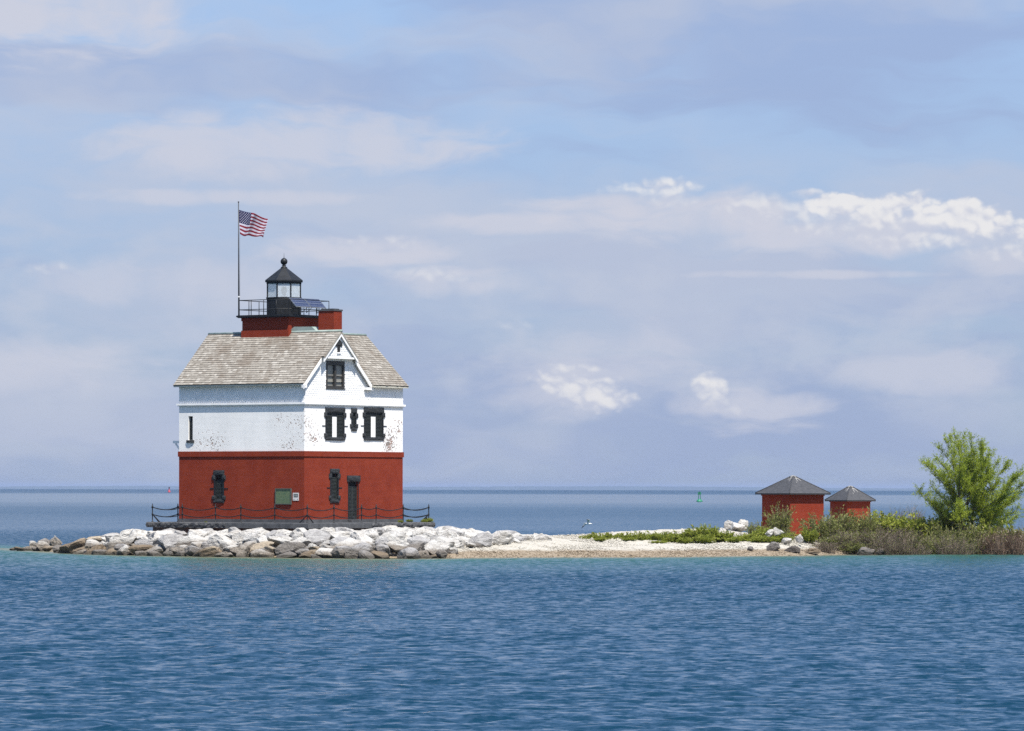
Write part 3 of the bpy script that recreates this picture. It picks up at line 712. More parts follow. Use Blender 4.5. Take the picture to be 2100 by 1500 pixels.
def rough_block(P, u0, u1, z0, z1, d0, d1, seed=0):
    """quarry-faced stone block"""
    bm = bmesh.new(); bmesh.ops.create_cube(bm, size=1); bmesh.ops.subdivide_edges(bm, edges=bm.edges, cuts=3, use_grid_fill=True)
    mb = MB(); bm.verts.index_update(); rg = random.Random(seed)
    V = []
    for v in bm.verts:
        a, b, c = v.co.x+.5, v.co.y+.5, v.co.z+.5
        dd = d0+(d1-d0)*b
        if b < .01:
            e = min(a,1-a,c,1-c); dd -= (.035*min(1,e*4)+rg.uniform(-.012,.02))
        V.append(P(u0+(u1-u0)*a, z0+(z1-z0)*c, dd))
    mb.add(V, [tuple(q.index for q in f.verts) for f in bm.faces]); bm.free(); return mb
def stone_window(P, hole, name, label, double=False, tall=True, bars=True):
    u0, u1, z0, z1 = hole; e = .13
    w = part(hb(P, u0, u1, z0, z1, .19, .215), name, M['void']); w['label'] = label
    sd_ = int(u0*100)
    def blk(a, b, c, d, nm): part(rough_block(P, a, b, c, d, -.045, .10, sd_+int(c*50)), nm, M['black_stone'], w)
    lh = .32
    blk(u0-e, u1+e, z1+.0, z1+lh, 'lintel'); blk(u0-e, u1+e, z0-.20, z0, 'sill')
    for sg in (0, 1):
        def sp(a, b): return (u0-b, u0-a) if sg == 0 else (u1+a, u1+b)
        a, b = sp(-.03, e+.11); blk(a, b, z1-.30, z1-.002, 'quoin')
        a, b = sp(-.03, e+.11); blk(a, b, z0+.002, z0+.25, 'quoin')
        a, b = sp(-.02, e-.02); part(hb(P, a, b, z0+.25, z1-.30, -.02, .12), 'jamb', M['black'], w)
        if bars: a, b = sp(e, e+.30); zz = z0+(z1-z0)*.44; part(hb(P, a, b, zz, zz+.055, -.03, .03), 'shutter_stay', M['black'], w)
    return w
w = stone_window(PL, O_lw, 'window', 'narrow louvred window with black stone surround on the red left wall')
mb = MB(); louvre(mb, PL, O_lw[0]+.03, O_lw[1]-.03, O_lw[2], O_lw[3]-.35, .06); part(mb, 'shutter', M['louvre'], w)
w = stone_window(PR, O_rw, 'window', 'narrow louvred window with black stone surround beside the door')
mb = MB(); louvre(mb, PR, O_rw[0]+.03, O_rw[1]-.03, O_rw[2], O_rw[3]-.2, .06); part(mb, 'shutter', M['louvre'], w)
for Oh, nm in ((O_ua, 'left'), (O_ub, 'right')):
    w = stone_window(PR, Oh, 'window', 'tall window with two black louvred shutters and white centre, the %s of the pair' % nm)
    u0, u1, z0, z1 = Oh; wd = u1-u0
    for a, b in ((u0+.02, u0+wd*.36), (u1-wd*.36, u1-.02)):
        mb = MB(); louvre(mb, PR, a, b, z0+.01, z1-.02, .02); part(mb, 'shutter', M['louvre'], w)
    part(hb(PR, u0+wd*.365, u1-wd*.365, z0+.01, z1-.25, .045, .07), 'centre_panel', M['white'], w)
    part(hb(PR, u0+wd*.365, u1-wd*.365, z1-.25, z1-.01, .035, .07), 'transom', M['black'], w)
w = stone_window(PR, O_uc, 'window', 'slit window with black stone head and foot between the two shuttered windows', bars=False)
mb = MB(); louvre(mb, PR, O_uc[0]+.01, O_uc[1]-.01, O_uc[2], O_uc[3], .03, fr=.03); part(mb, 'shutter', M['louvre'], w)
# plain slit on the left wall
w = part(hb(PL, O_uw[0], O_uw[1], O_uw[2], O_uw[3], .19, .215), 'window', M['void']); w['label'] = 'narrow louvred slit in the white left wall'
mb = MB(); louvre(mb, PL, O_uw[0]+.01, O_uw[1]-.01, O_uw[2], O_uw[3]-.3, .10, fr=.03); part(mb, 'shutter', M['louvre'], w)
part(rough_block(PL, O_uw[0]-.12, O_uw[1]+.12, O_uw[2]-.16, O_uw[2]-.002, -.06, .08, 3), 'sill', M['black_stone'], w)
# door
u0, u1, z0, z1 = O_door
d_ = part(hb(PR, u0, u1, z0, z1, .19, .215), 'door', M['void'])
mb = MB(); um_ = (u0+u1)/2
louvre(mb, PR, u0+.01, um_-.005, z0+.01, z1-.3, .09); louvre(mb, PR, um_+.005, u1-.01, z0+.01, z1-.3, .09); part(mb, 'shutter', M['louvre'], d_)
part(rough_block(PR, u0-.16, u1+.16, z1+.002, z1+.38, -.07, .12, 9), 'lintel', M['black_stone'], d_)
part(hb(PR, u0-.05, u0+.0, z0, z1, -.012, .05), 'jamb', M['black'], d_); part(hb(PR, u1, u1+.05, z0, z1, -.012, .05), 'jamb', M['black'], d_)
part(hb(PR, u0-.1, u1+.1, ZP+.005, ZP+.17, -.35, -.061), 'door_step', M['plinth'], d_)
# gable window: two sashes with drawn blinds
u0, u1, z0, z1 = O_gw
w = part(hb(PR, u0, u1, z0, z1, .085, .10), 'window', M['blind']); w['label'] = 'double sash attic window with taupe blinds in the gable'
um_ = (u0+u1)/2
fr = MB()
for a, b, c, d in ((u0-.03,u0+.11,z0,z1),(u1-.11,u1+.03,z0,z1),(u0+.11,u1-.11,z1-.26,z1),(u0+.11,u1-.11,z0,z0+.09),(um_-.09,um_+.09,z0+.09,z1-.26)):
    q = hb(PR, a, b, c, d, -.035, .08); fr.add(q.v, q.f)
part(fr, 'frame', M['gable_frame'], w)
for a, b in ((u0+.11,um_-.09),(um_+.09,u1-.11)):
    zz = z0+(z1-z0)*.44
    part(hb(PR, a, b, zz-.035, zz+.035, .02, .08), 'meeting_rail', M['gable_frame'], w)
    sash = MB()
    for a2, b2, c2, d2 in ((a,a+.05,z0+.09,zz-.035),(b-.05,b,z0+.09,zz-.035),(a+.05,b-.05,z0+.09,z0+.14)):
        q = hb(PR, a2, b2, c2, d2, .04, .08); sash.add(q.v, q.f)
    part(sash, 'sash', M['gable_frame'], w)
part(hb(PR, u0-.08, u1+.08, z0-.07, z0-.002, -.06, .05), 'sill', M['gable_frame'], w)
# timber bracket on the far left side
yb = L+.003
bz = H+(Y0-yeff(355,906))*286/F; bz2 = H+(Y0-yeff(367,938))*286/F
mb = MB(); mb.box((.55,yb,bz-.10),(.69,yb+.98,bz+.06)); br = part(mb, 'timber_bracket', M['white'])
mb = MB(); mb.tube([(.62,yb+.80,bz-.12),(.62,yb+.36,bz-.62)], .075, 4); part(mb, 'strut', M['white'], br)
mb = MB(); mb.tube([(.62,yb+.355,bz-.626),(.62,yb+.02,bz2-.05)], .075, 4); part(mb, 'strut', M['red'], br)

# ---- chimney
c0x, c0y = 3.32, .30; cw, cl = .82, 1.24; cz1 = H+(Y0-yeff(681,634))*282.5/F
mb = MB(); mb.box((c0x,c0y,Z_EAVE+2.2),(c0x+cw,c0y+cl,cz1-.10)); ch = part(mb, 'chimney', M['red'])
mb = MB(); mb.box((c0x-.04,c0y-.04,cz1-.098),(c0x+cw+.04,c0y+cl+.04,cz1)); part(mb, 'corbel_cap', M['plinth'], ch)
mb = MB()
for dy in (.15,.68): mb.box((c0x+.1,c0y+dy,cz1+.001),(c0x+cw-.1,c0y+dy+.4,cz1+.05))
part(mb, 'flue', M['black_stone'], ch)

# ---- tower, deck, gallery rail
TCx, TCy, TS, DS = 4.72, 5.46, 1.88, 2.10
ZD0, ZD1 = 15.0, 15.17
mb = MB(); mb.box((TCx-TS,TCy-TS,Z_EAVE+1),(TCx+TS,TCy+TS,ZD0-.20)); mb.box((TCx-TS-.05,TCy-TS-.05,ZD0-.20),(TCx+TS+.05,TCy+TS+.05,ZD0-.002))
tower = part(mb, 'tower', M['red'])
mb = MB(); mb.box((TCx-TS-.05,TCy-TS-.05,Z_EAVE+1),(TCx+TS+.05,TCy+TS+.05,Z_RIDGE+.18)); part(mb, 'tower_base_course', M['red'], tower)
mb = MB(); mb.box((TCx-DS,TCy-DS,ZD0),(TCx+DS,TCy+DS,ZD1)); mb.box((TCx-DS-.06,TCy-DS-.06,ZD1-.12),(TCx+DS+.06,TCy+DS+.06,ZD1-.02))
deck = part(mb, 'gallery_deck', M['black'])
rail = MB(); rd = DS-.06; zc = 16.12; zm = 15.52
rail.tube([(TCx-rd,TCy-rd,ZD1),(TCx-rd,TCy-rd,zc)], .03, 6); gr = part(rail, 'gallery_railing', M['black'])
cor = [(-rd,-rd),(rd,-rd),(rd,rd),(-rd,rd)]
for i in range(4):
    a, b = cor[i], cor[(i+1)%4]
    for zz in (zc, zm):
        mb = MB(); mb.tube([(TCx+a[0],TCy+a[1],zz),(TCx+b[0],TCy+b[1],zz)], .026, 6); part(mb, 'rail', M['black'], gr, True)
    for q in (.0, .25, .5, .75):
        if i == 0 and q == 0: continue
        x, y = TCx+a[0]+(b[0]-a[0])*q, TCy+a[1]+(b[1]-a[1])*q
        mb = MB(); mb.tube([(x,y,ZD1),(x,y,zc)], .026, 6); part(mb, 'post', M['black'], gr, True)
# ---- lantern (octagon, one face towards the lake)
fx, fy = XY(TCx, TCy); face = math.atan2(0-fy, 0-fx)-HR       # direction to the viewer in local axes
ph = face+math.pi/8; n8 = 8; RL = 38.0/F*288.
def zof(py): return H+(Y0-yeff(580,py))*287.8/F
zg0, zg1, ze, za = zof(612), zof(583.5), zof(578), zof(551.5)
mb = MB(); mb.lathe([(RL,ZD1+.002-0),(RL,zg0-.06),(RL+.04,zg0-.06),(RL+.04,zg0)], 8, (TCx,TCy,0), ph=ph); lan = part(mb, 'lantern', M['black'])
d0 = Vector((math.cos(face), math.sin(face), 0)); sdv = Vector((-d0.y, d0.x, 0)); apo = RL*math.cos(math.pi/8)
c_ = Vector((TCx,TCy,0))+d0*apo
mb = MB(); mb.hexa([c_-sdv*.36+Vector((0,0,ZD1+.1)), c_+sdv*.36+Vector((0,0,ZD1+.1)), c_+sdv*.36-d0*.05+Vector((0,0,ZD1+.1)), c_-sdv*.36-d0*.05+Vector((0,0,ZD1+.1)),
    c_-sdv*.36+d0*.02+Vector((0,0,zg0-.1)), c_+sdv*.36+d0*.02+Vector((0,0,zg0-.1)), c_+sdv*.36-d0*.05+Vector((0,0,zg0-.1)), c_-sdv*.36-d0*.05+Vector((0,0,zg0-.1))]); part(mb, 'hatch', M['black'], lan)
RG = RL-.05
for k in range(8):
    a, b = ph+k*math.pi/4, ph+(k+1)*math.pi/4
    p, q = Vector((TCx+RG*math.cos(a),TCy+RG*math.sin(a),0)), Vector((TCx+RG*math.cos(b),TCy+RG*math.sin(b),0))
    mb = MB(); mb.tube([p+Vector((0,0,zg0)),p+Vector((0,0,zg1))], .05, 6); part(mb, 'mullion', M['black'], lan)
    m_ = (p+q)/2; i_ = (Vector((TCx,TCy,0))-m_).normalized()*.012
    e0, e1 = p+(q-p)*.06, q+(p-q)*.06
    mb = MB(); zA, zB = Vector((0,0,zg0+.004)), Vector((0,0,zg1-.004))
    mb.hexa([e0+zA,e1+zA,e1+i_+zA,e0+i_+zA,e0+zB,e1+zB,e1+i_+zB,e0+i_+zB]); part(mb, 'pane', M['glass'], lan)
RE = 41.5/F*288.
mb = MB(); mb.lathe([(RL+.02,zg1),(RL+.03,ze-.06),(RE,ze-.06),(RE,ze+.03),(.22,za),(.15,za+.01)], 8, (TCx,TCy,0), ph=ph); lr = part(mb, 'lantern_roof', M['black'], lan)
zb_ = zof(538)
prof = [(.20,za-.02),(.22,za+.03),(.17,za+.08),(.10,za+.12),(.15,za+.17),(.10,za+.2)]+[(.225*math.sin(R(q)), zb_-.225*math.cos(R(q))) for q in range(20,171,15)]+[(.018,zb_+.26),(.006,zof(520.5))]
mb = MB(); mb.lathe(prof, 14, (TCx,TCy,0)); part(mb, 'ventilator_ball', M['black'], lan, True)
zl0, zl1 = zof(611.5), zof(589.5); hL = zl1-zl0
prof = [(.22,zl0),(.22,zl0+.08),(.09,zl0+.10),(.09,zl0+.14)]
for i in range(13):
    f = i/12; r = .10+.075*math.sin(math.pi*min(1,max(0,(f*1.0)))); z = zl0+.15+f*(hL-.17)
    prof += [(r,z),(r+.02,z+.015),(r,z+.03)]
prof += [(.03,zl1)]
mb = MB(); mb.lathe(prof, 16, (TCx,TCy,0)); part(mb, 'fresnel_lens', M['lens'], lan)

# ---- things on the gallery
def solar(px0, label):
    o = empty('solar_panel', (0,0,0)); tag(o, label, 'solar panel', 'solar panels on the gallery rail'); return o
zr = zof(615.5)
for i, (xa, lab) in enumerate(((TCx-rd+.16, 'tilted dark blue solar panel nearer the lantern on the gallery rail'), (TCx-rd+1.70, 'tilted dark blue solar panel above the chimney on the gallery rail'))):
    wx_, wy_ = XY(xa, TCy-rd+.1); o = empty('solar_panel', (wx_, wy_, ZD1), HR); tag(o, lab, 'solar panel')
    ln, dep_, tl = 1.48, .82, R(44)
    h0 = zr-ZD1
    f = MB(); cs, sn = math.cos(tl), math.sin(tl)
    def pl(u, v, w): return (u, -v*cs-w*sn, h0-v*sn+w*cs)
    def bx(mb, u0,u1,v0,v1,w0,w1): mb.hexa([pl(u0,v1,w0),pl(u1,v1,w0),pl(u1,v0,w0),pl(u0,v0,w0),pl(u0,v1,w1),pl(u1,v1,w1),pl(u1,v0,w1),pl(u0,v0,w1)])
    bx(f,0,.035,0,dep_,-.04,.012); bx(f,ln-.035,ln,0,dep_,-.04,.012); bx(f,.035,ln-.035,0,.035,-.04,.012); bx(f,.035,ln-.035,dep_-.035,dep_,-.04,.012); bx(f,.035,ln-.035,dep_/2-.012,dep_/2+.012,-.03,.012)
    f.build('frame', M['steel'], o)
    c = MB(); bx(c,.036,ln-.036,.036,dep_-.036,-.03,.004); c.build('cell_sheet', M['solar'], o)
    for u in (.2, ln-.2):
        l_ = MB(); a = pl(u,dep_*.9,-.05); l_.tube([a,(u,.0,h0-.9)], .018, 5); l_.tube([pl(u,.1,-.05),(u,.0,h0-.9)], .018, 5); l_.build('bracket', M['black'], o)
# flagpole and flag
pb = (TCx-rd+.10, TCy+rd-.10); bx_, by_ = XY(*pb)
ztop = H+(Y0-yeff(488.5,416))*by_/F
fp = MB(); fp.tube([(0,0,0),(-.02,0,(ztop-ZD1)*.5),(-.04,0,ztop-ZD1)], .055, 10, r1=.03); fpo = fp.build('flagpole', M['pole'], None, True, loc=(bx_,by_,ZD1))
fpo.location.x = (489.3-1050)*by_/F
tag(fpo, 'tall thin dark flagpole at the left corner of the gallery', 'flagpole')
k = MB(); k.lathe([(.02,0),(.05,.02),(.05,.06),(.015,.09)], 10, (-.04,0,ztop-ZD1)); k.build('truck', M['pole'], fpo)
k = MB(); k.tube([(.07,.03,1.2),(.045,.03,5.5)], .004, 4); k.build('halyard', M['pole'], fpo)
k = MB(); k.box((-.06,-.08,1.15),(.08,.04,1.22)); k.build('cleat', M['polelight'], fpo)

def build_flag():
    red = pmat('flag_red', (.17,.005,.016), (.145,.004,.014), 4, .8, .1); wht = pmat('flag_white', (.46,.44,.50), (.40,.38,.45), 4, .8, .1); blu = pmat('flag_blue', (.008,.010,.055), (.007,.008,.046), 4, .8, .1)
    x0 = (490.6-1050)*by_/F; zt_, zb = H+(Y0-yeff(491,430.5))*by_/F, H+(Y0-yeff(491,480.5))*by_/F
    hh = zt_-zb; ln = hh*1.62; nu_, nv = 60, 39
    def pos(u, v):      # u along the fly 0..1, v down the hoist 0..1
        fold = math.sin(u*9.0+v*2.2)*.30*u**.6+.07*math.sin(u*21+v*5)*u
        x = x0 + (1.72+(-.22*v))*(u-.035*math.sin(u*9+v*2.2+1.4))
        z = zt_ - v*hh*(1-.17*u+.05*math.sin(u*7)) - u*.50-.07*math.sin(u*8.5+v*2.5)*u
        if v > 0: z -= .03*math.sin(u*13+v*6)*v
        return Vector((x, by_+fold+.15*u, z))
    V, Fc, mi = [], [], []
    for j in range(nv+1):
        for i in range(nu_+1): V.append(pos(i/nu_, j/nv))
    for j in range(nv):
        for i in range(nu_):
            Fc.append((j*(nu_+1)+i, (j+1)*(nu_+1)+i, (j+1)*(nu_+1)+i+1, j*(nu_+1)+i+1)); s = j//3
            mi.append(2 if (s < 7 and i < nu_*.4) else (0 if s % 2 == 0 else 1))
    mb = MB(); o0 = Vector((x0,by_,zt_)); mb.v = [tuple(v-o0) for v in V]; mb.f = Fc; mb.mi = mi
    fo = mb.build('flag', [red, wht, blu], None, True, loc=o0)
    so_ = fo.modifiers.new('thickness', 'SOLIDIFY'); so_.thickness = .006; so_.offset = 0
    tag(fo, 'red white and blue striped flag with stars flying from the flagpole', 'flag')
    st = MB()
    for r_ in range(9):
        for c in range(6 if r_ % 2 == 0 else 5):
            u = .4*(2*c+1+(r_ % 2))/12; v = 7/13*(r_+1)/10
            for side in (-1, 1):
                p = pos(u, v); du = (pos(u+.01, v)-p).normalized(); dv = (pos(u, v+.01)-p).normalized(); nn = du.cross(dv).normalized()*side*.008
                st.add([p-o0+nn+(du*math.sin(k*math.pi/5)-dv*math.cos(k*math.pi/5))*(.040 if k % 2 == 0 else .016) for k in range(10)], [tuple(range(10))])
    so2 = st.build('stars', wht, fo); so2['kind'] = 'stuff'
build_flag()

# ---- plaque and notice on the left wall
def sign_mat(name, base, ink, rows, cols, lo, border=None):
    m, t, p = base_mat(name); sp = t.node('ShaderNodeSeparateXYZ'); t.l.new(t.node('ShaderNodeTexCoord').outputs['Object'], sp.inputs[0])
    fr_ = t.m('FRACT', t.m('MULTIPLY', sp.outputs[2], rows)); ln_ = t.m('FLOOR', t.m('MULTIPLY', sp.outputs[2], rows))
    n = t.noise(t.xyz(t.m('MULTIPLY', sp.outputs[1], cols), t.m('MULTIPLY', ln_, 7.3), 0), 1.0, 2, .7)
    ink_ = t.m('MULTIPLY', t.step(fr_, .30, .42), t.step(n, lo, lo+.05))
    t.put(p.inputs['Base Color'], t.mix(t.m('MULTIPLY', ink_, .8), base, ink)); p.inputs['Roughness'].default_value = .55
    return m
a = fL(598.5, 1035); b = fL(565.5, 1002); wx_, wy_ = XY(-.005, (a[0]+b[0])/2)
pq = empty('plaque', (wx_, wy_, (a[1]+b[1])/2), HR); tag(pq, 'green framed information plaque on the red wall near the corner', 'plaque')
hw_, hh_ = (b[0]-a[0])/2, (b[1]-a[1])/2
mb = MB(); mb.box((-.045,-hw_+.06,-hh_+.06),(-.002,hw_-.06,hh_-.06)); mb.build('panel', sign_mat('plaque_print', (.030,.085,.045), (.17,.19,.09), 15, 26, .40), pq)
mb = MB(); mb.box((-.08,-hw_,-hh_),(-.001,hw_,-hh_+.06)); mb.box((-.08,-hw_,hh_-.06),(-.001,hw_,hh_)); mb.box((-.08,-hw_,-hh_+.06),(-.001,-hw_+.06,hh_-.06)); mb.box((-.08,hw_-.06,-hh_+.06),(-.001,hw_,hh_-.06))
mb.build('frame', pmat('plaque_frame', (.05,.075,.06), (.08,.09,.08), 5, .6, .1), pq)
a = fL(613, 1027); b = fL(601, 1011); wx_, wy_ = XY(-.004, (a[0]+b[0])/2)
nt_ = empty('notice', (wx_, wy_, (a[1]+b[1])/2), HR); tag(nt_, 'small white notice with dark lettering beside the green plaque', 'notice')
hw_, hh_ = (b[0]-a[0])/2, (b[1]-a[1])/2
mb = MB(); mb.box((-.02,-hw_,-hh_),(-.001,hw_,hh_)); mb.build('board', pmat('notice_white', (.62,.60,.57), (.55,.53,.5), 4, .6, 0), nt_)
ink = pmat('notice_ink', (.06,.08,.07), (.05,.06,.06), 4, .6, 0); k = MB(); rg = random.Random(4)
for zc_, hgt in ((.62,.085),(.40,.085),(.10,.07),(-.08,.07)):
    u = hw_*.72
    while u > -hw_*.72:
        lw = rg.uniform(.02,.05); k.box((-.024,u-lw,hh_*zc_-hgt*.35),(-.0201,u,hh_*zc_+hgt*.35)); u -= lw+.014
for u in (hw_*.62, -hw_*.62): k.add([(-.022,u-.04,-hh_*.8),(-.022,u+.04,-hh_*.8),(-.022,u,-hh_*.45)], [(0,1,2)])
k.build('lettering', ink, nt_)['kind'] = 'stuff'

# ================================================================== pier platform and chain fence
MG = 1.47
pf = empty('pier_platform', (*XY(-MG,-MG), 0.0), HR); tag(pf, 'low dark stone platform under the lighthouse with rough edge stones', 'platform')
PWX, PWY = W+2*MG, L+2*MG
mb = MB(); mb.box((.3,.3,.4),(PWX-.3,PWY-.3,ZP-.34)); mb.build('foundation', M['under'], pf)
mb = MB(); mb.box((.5,.5,ZP-.335),(PWX-.5,PWY-.5,ZP)); mb.build('paving', M['pavement'], pf)
def edge_stone(a0, a1, side, rough, seed):
    """rounded kerb block; side 0 = along x at y=0, 1 = along y at x=0, 2 = x=PWX, 3 = y=PWY"""
    rg = random.Random(seed); n = 14 if rough else 5; mb = MB(); V = []
    prof = [(.0,-.34),(-.0,-.30),(-.035,-.18),(-.02,-.06),(.05,.0),(.5,.0),(.5,-.335)] if rough else [(0,-.34),(0,-.30),(-.004,-.15),(0,-.03),(.025,.0),(.5,.0),(.5,-.335)]
    for i in range(n+1):
        u = a0+(a1-a0)*i/n
        for j, (d, z) in enumerate(prof):
            jit = rg.uniform(-.045,.045) if rough and 0 < j < 5 else rg.uniform(-.003,.003)
            d2, z2 = d+jit*(.8 if j < 5 else 0), ZP+.004+z+(jit*.5 if 0 < j < 4 else 0)
            if side == 0: V.append((u, d2, z2))
            elif side == 1: V.append((d2, u, z2))
            elif side == 2: V.append((PWX-d2, u, z2))
            else: V.append((u, PWY-d2, z2))
    k = len(prof); Fc = []
    for i in range(n):
        for j in range(k): Fc.append((i*k+j, i*k+(j+1)%k, (i+1)*k+(j+1)%k, (i+1)*k+j))
    Fc += [tuple(range(k-1,-1,-1)), tuple(n*k+j for j in range(k))]
    if side in (1, 3): Fc = [f[::-1] for f in Fc]
    mb.add(V, Fc); bm = None
    o = mb.build('edge_stone', M['edge'] if rough else M['plinth'], pf); return o
cutsY = [(.5,3.4,0),(3.41,6.6,0),(6.61,8.2,1),(8.21,10.4,1),(10.41,12.4,1),(12.41,PWY-.5,1)]
cutsX = [(.5,3.6,0),(3.61,6.4,0),(6.41,8.4,1),(8.41,10.6,1),(10.61,PWX-.5,1)]
for i, (a, b, r_) in enumerate(cutsY): edge_stone(a if a > .5 else 0.0, b, 1, r_, i)
for i, (a, b, r_) in enumerate(cutsX): edge_stone(a if a > .5 else .5, b, 0, r_, i+20)
edge_stone(PWX-.5, PWX, 0, 1, 41); edge_stone(PWY-.5, PWY, 1, 1, 42)
edge_stone(.5, PWY, 2, 1, 50); edge_stone(.5, PWX-.5, 3, 1, 51)

fence = empty('chain_fence', (*XY(-MG+.28,-MG+.28), ZP), HR); tag(fence, 'black iron post and chain fence round the platform edge', 'fence')
fo_ = MG-.28
def tL(px): return fL(px, 1050, fo_)[0]+fo_        # distance along the left edge from the near corner
def tR(px): return fR(px, 1050, fo_)[0]+fo_
PY, PXX = PWY-.56, PWX-.56
postsL = [tL(q) for q in (563.5,494,442,374)]+[PY]; postsR = [tR(q) for q in (685,741.5,771.5,827)]+[PXX]
pm = MB(); pm.lathe([(.065,.0),(.065,.03),(.034,.05),(.034,.42),(.055,.45),(.055,.53),(.034,.56),(.034,.86),(.06,.89),(.06,.99),(.036,1.02),(.03,1.10),(.012,1.17)], 8)
proto = pm.build('post', M['black'], fence, True)
pts = [(0,0)]+[(0,y) for y in postsL]+[(x,0) for x in postsR]+[(PXX*f,PY) for f in (.2,.4,.6,.8,1.0)]+[(PXX,PY*f) for f in (.2,.4,.6,.8)]
for i, (x, y) in enumerate(pts):
    o = proto if i == 0 else proto.copy()
    if i: COL.objects.link(o); o.parent = fence
    o.location = (x, y, 0)
def chain(a, b):
    for zt_ in (.94, .49):
        d = math.hypot(b[0]-a[0], b[1]-a[1]); sag = .055*d+.03; P_ = []
        for i in range(13):
            f = i/12; P_.append((a[0]+(b[0]-a[0])*f, a[1]+(b[1]-a[1])*f, zt_-sag*4*f*(1-f)))
        mb = MB(); mb.tube(P_, .030, 5); mb.build('chain', M['black'], fence, True)
seq = [(0,0)]+[(0,y) for y in postsL]
for a, b in zip(seq, seq[1:]): chain(a, b)
seq = [(0,0)]+[(x,0) for x in postsR]
for a, b in zip(seq, seq[1:]): chain(a, b)
for a, b in zip([(0,PY)]+[(PXX*f,PY) for f in (.2,.4,.6,.8)], [(PXX*f,PY) for f in (.2,.4,.6,.8,1.0)]): chain(a, b)
for a, b in zip([(PXX,0)]+[(PXX,PY*f) for f in (.2,.4,.6,.8)], [(PXX,PY*f) for f in (.2,.4,.6,.8,1.0)]): chain(a, b)
for (x, y), dirs in (((0,0), ((1,0),(0,1))), ((0,PY), ((1,0),(0,-1))), ((PXX,0), ((-1,0),(0,1)))):
    for dx, dy in dirs:
        mb = MB(); mb.tube([(x,y,.50),(x+dx*.62,y+dy*.62,.0)], .034, 6); mb.build('brace', M['black'], fence)
# ================================================================== boulders
def rock_mat(name, a, b, dark, stain_hi):
    m, t, p = base_mat(name); g = t.node('ShaderNodeNewGeometry'); pos = g.outputs['Position']
    tc = t.node('ShaderNodeTexCoord').outputs['Object']; oi = t.node('ShaderNodeObjectInfo').outputs['Random']
    sp = t.node('ShaderNodeSeparateXYZ'); t.l.new(pos, sp.inputs[0])
    n = t.noise(pos, 1.7, 5, .62); f = t.noise(pos, 9, 5, .7); st = t.noise(t.xyz(t.m('MULTIPLY', sp.outputs[0], 2.2), t.m('MULTIPLY', sp.outputs[1], 2.2), t.m('MULTIPLY', sp.outputs[2], 6.5)), 1.0, 5, .65)
    col = t.mix(t.step(n, .32, .66), a, b)
    col = t.mix(t.m('MULTIPLY', t.step(f, .52, .72), .45), col, tuple(k*.55 for k in b))
    col = t.mix(t.m('MULTIPLY', t.step(st, .56, .66), .40), col, dark)
    # old high-water stain: brown-grey crust below about a metre
    zz = t.m('ADD', sp.outputs[2], t.m('MULTIPLY', t.m('SUBTRACT', n, .5), 1.0))
    zz = t.m('ADD', zz, t.m('MULTIPLY', t.m('SUBTRACT', oi, .5), .65))
    crust = t.mix(t.step(f, .35, .65), dark, tuple(k*.54*w for k, w in zip(b, (1.05,.98,.88))))
    col = t.mix(t.m('MULTIPLY', t.step(zz, stain_hi, stain_hi-.45), .92), col, crust)
    col = t.mix(t.m('MULTIPLY', t.step(t.m('MULTIPLY_ADD', n, .25, sp.outputs[2]), .36, .22), .75), col, (.045,.040,.030))
    t.put(p.inputs['Base Color'], col); p.inputs['Roughness'].default_value = .88; p.inputs['Specular IOR Level'].default_value = .2
    bump(t, p, t.m('ADD', t.m('MULTIPLY', f, .6), st), 1.0, .16)
    return m
M['rock_w'] = rock_mat('white_limestone', (.53,.515,.48), (.40,.38,.345), (.125,.096,.07), .82)
M['rock_g'] = rock_mat('grey_limestone', (.38,.37,.355), (.28,.27,.26), (.10,.085,.07), .95)
M['rock_t'] = rock_mat('tawny_limestone', (.42,.36,.27), (.31,.255,.185), (.13,.095,.065), .85)
M['rock_d'] = rock_mat('dark_shore_rock', (.20,.185,.17), (.13,.12,.11), (.06,.05,.045), .8)
def rock_mesh(seed, mat, sub=3):
    rg = random.Random(seed); bm = bmesh.new(); bmesh.ops.create_icosphere(bm, subdivisions=sub, radius=1.0)
    planes = []
    for i in range(rg.randint(11, 17)):
        d = Vector((rg.gauss(0,1), rg.gauss(0,1), rg.gauss(0,1))).normalized(); planes.append((d, rg.uniform(.42,.80)))
    off = Vector((rg.uniform(-50,50),)*3)
    for v in bm.verts:
        for d, h in planes:
            k = v.co.dot(d)-h
            if k > 0: v.co -= d*k*.97
        q = v.co*1.3+off
        v.co += v.co.normalized()*(.09*mnoise.fractal(q, 1.0, 2.1, 3)+.075*mnoise.fractal(q*3.1, 1.0, 2.0, 3)-.05*abs(mnoise.noise(q*2.2)))
    me = bpy.data.meshes.new('boulder'); bm.to_mesh(me); bm.free(); me.materials.append(mat)
    mx = max(max(abs(c) for c in v.co) for v in me.vertices)
    for v in me.vertices: v.co /= mx
    return me
RM = {k: [rock_mesh(i*17+j*101+3, M['rock_'+k]) for i in range(n)] for j, (k, n) in enumerate((('w',9),('g',6),('t',3),('d',3)))}
rock_items = []
def rock(x, y, z, sx, sy, sz, kind, seed, tilt=.25):
    rg = random.Random(seed); me = rg.choice(RM[kind])
    o = bpy.data.objects.new('boulder', me); COL.objects.link(o); o.location = (x,y,z); o.scale = (sx,sy,sz)
    o.rotation_euler = (rg.uniform(-tilt,tilt), rg.uniform(-tilt,tilt), rg.uniform(0,6.28) if abs(sx-sy) < .25*sx else rg.uniform(-.5,.5)+rg.choice((0,3.14)))
    return o
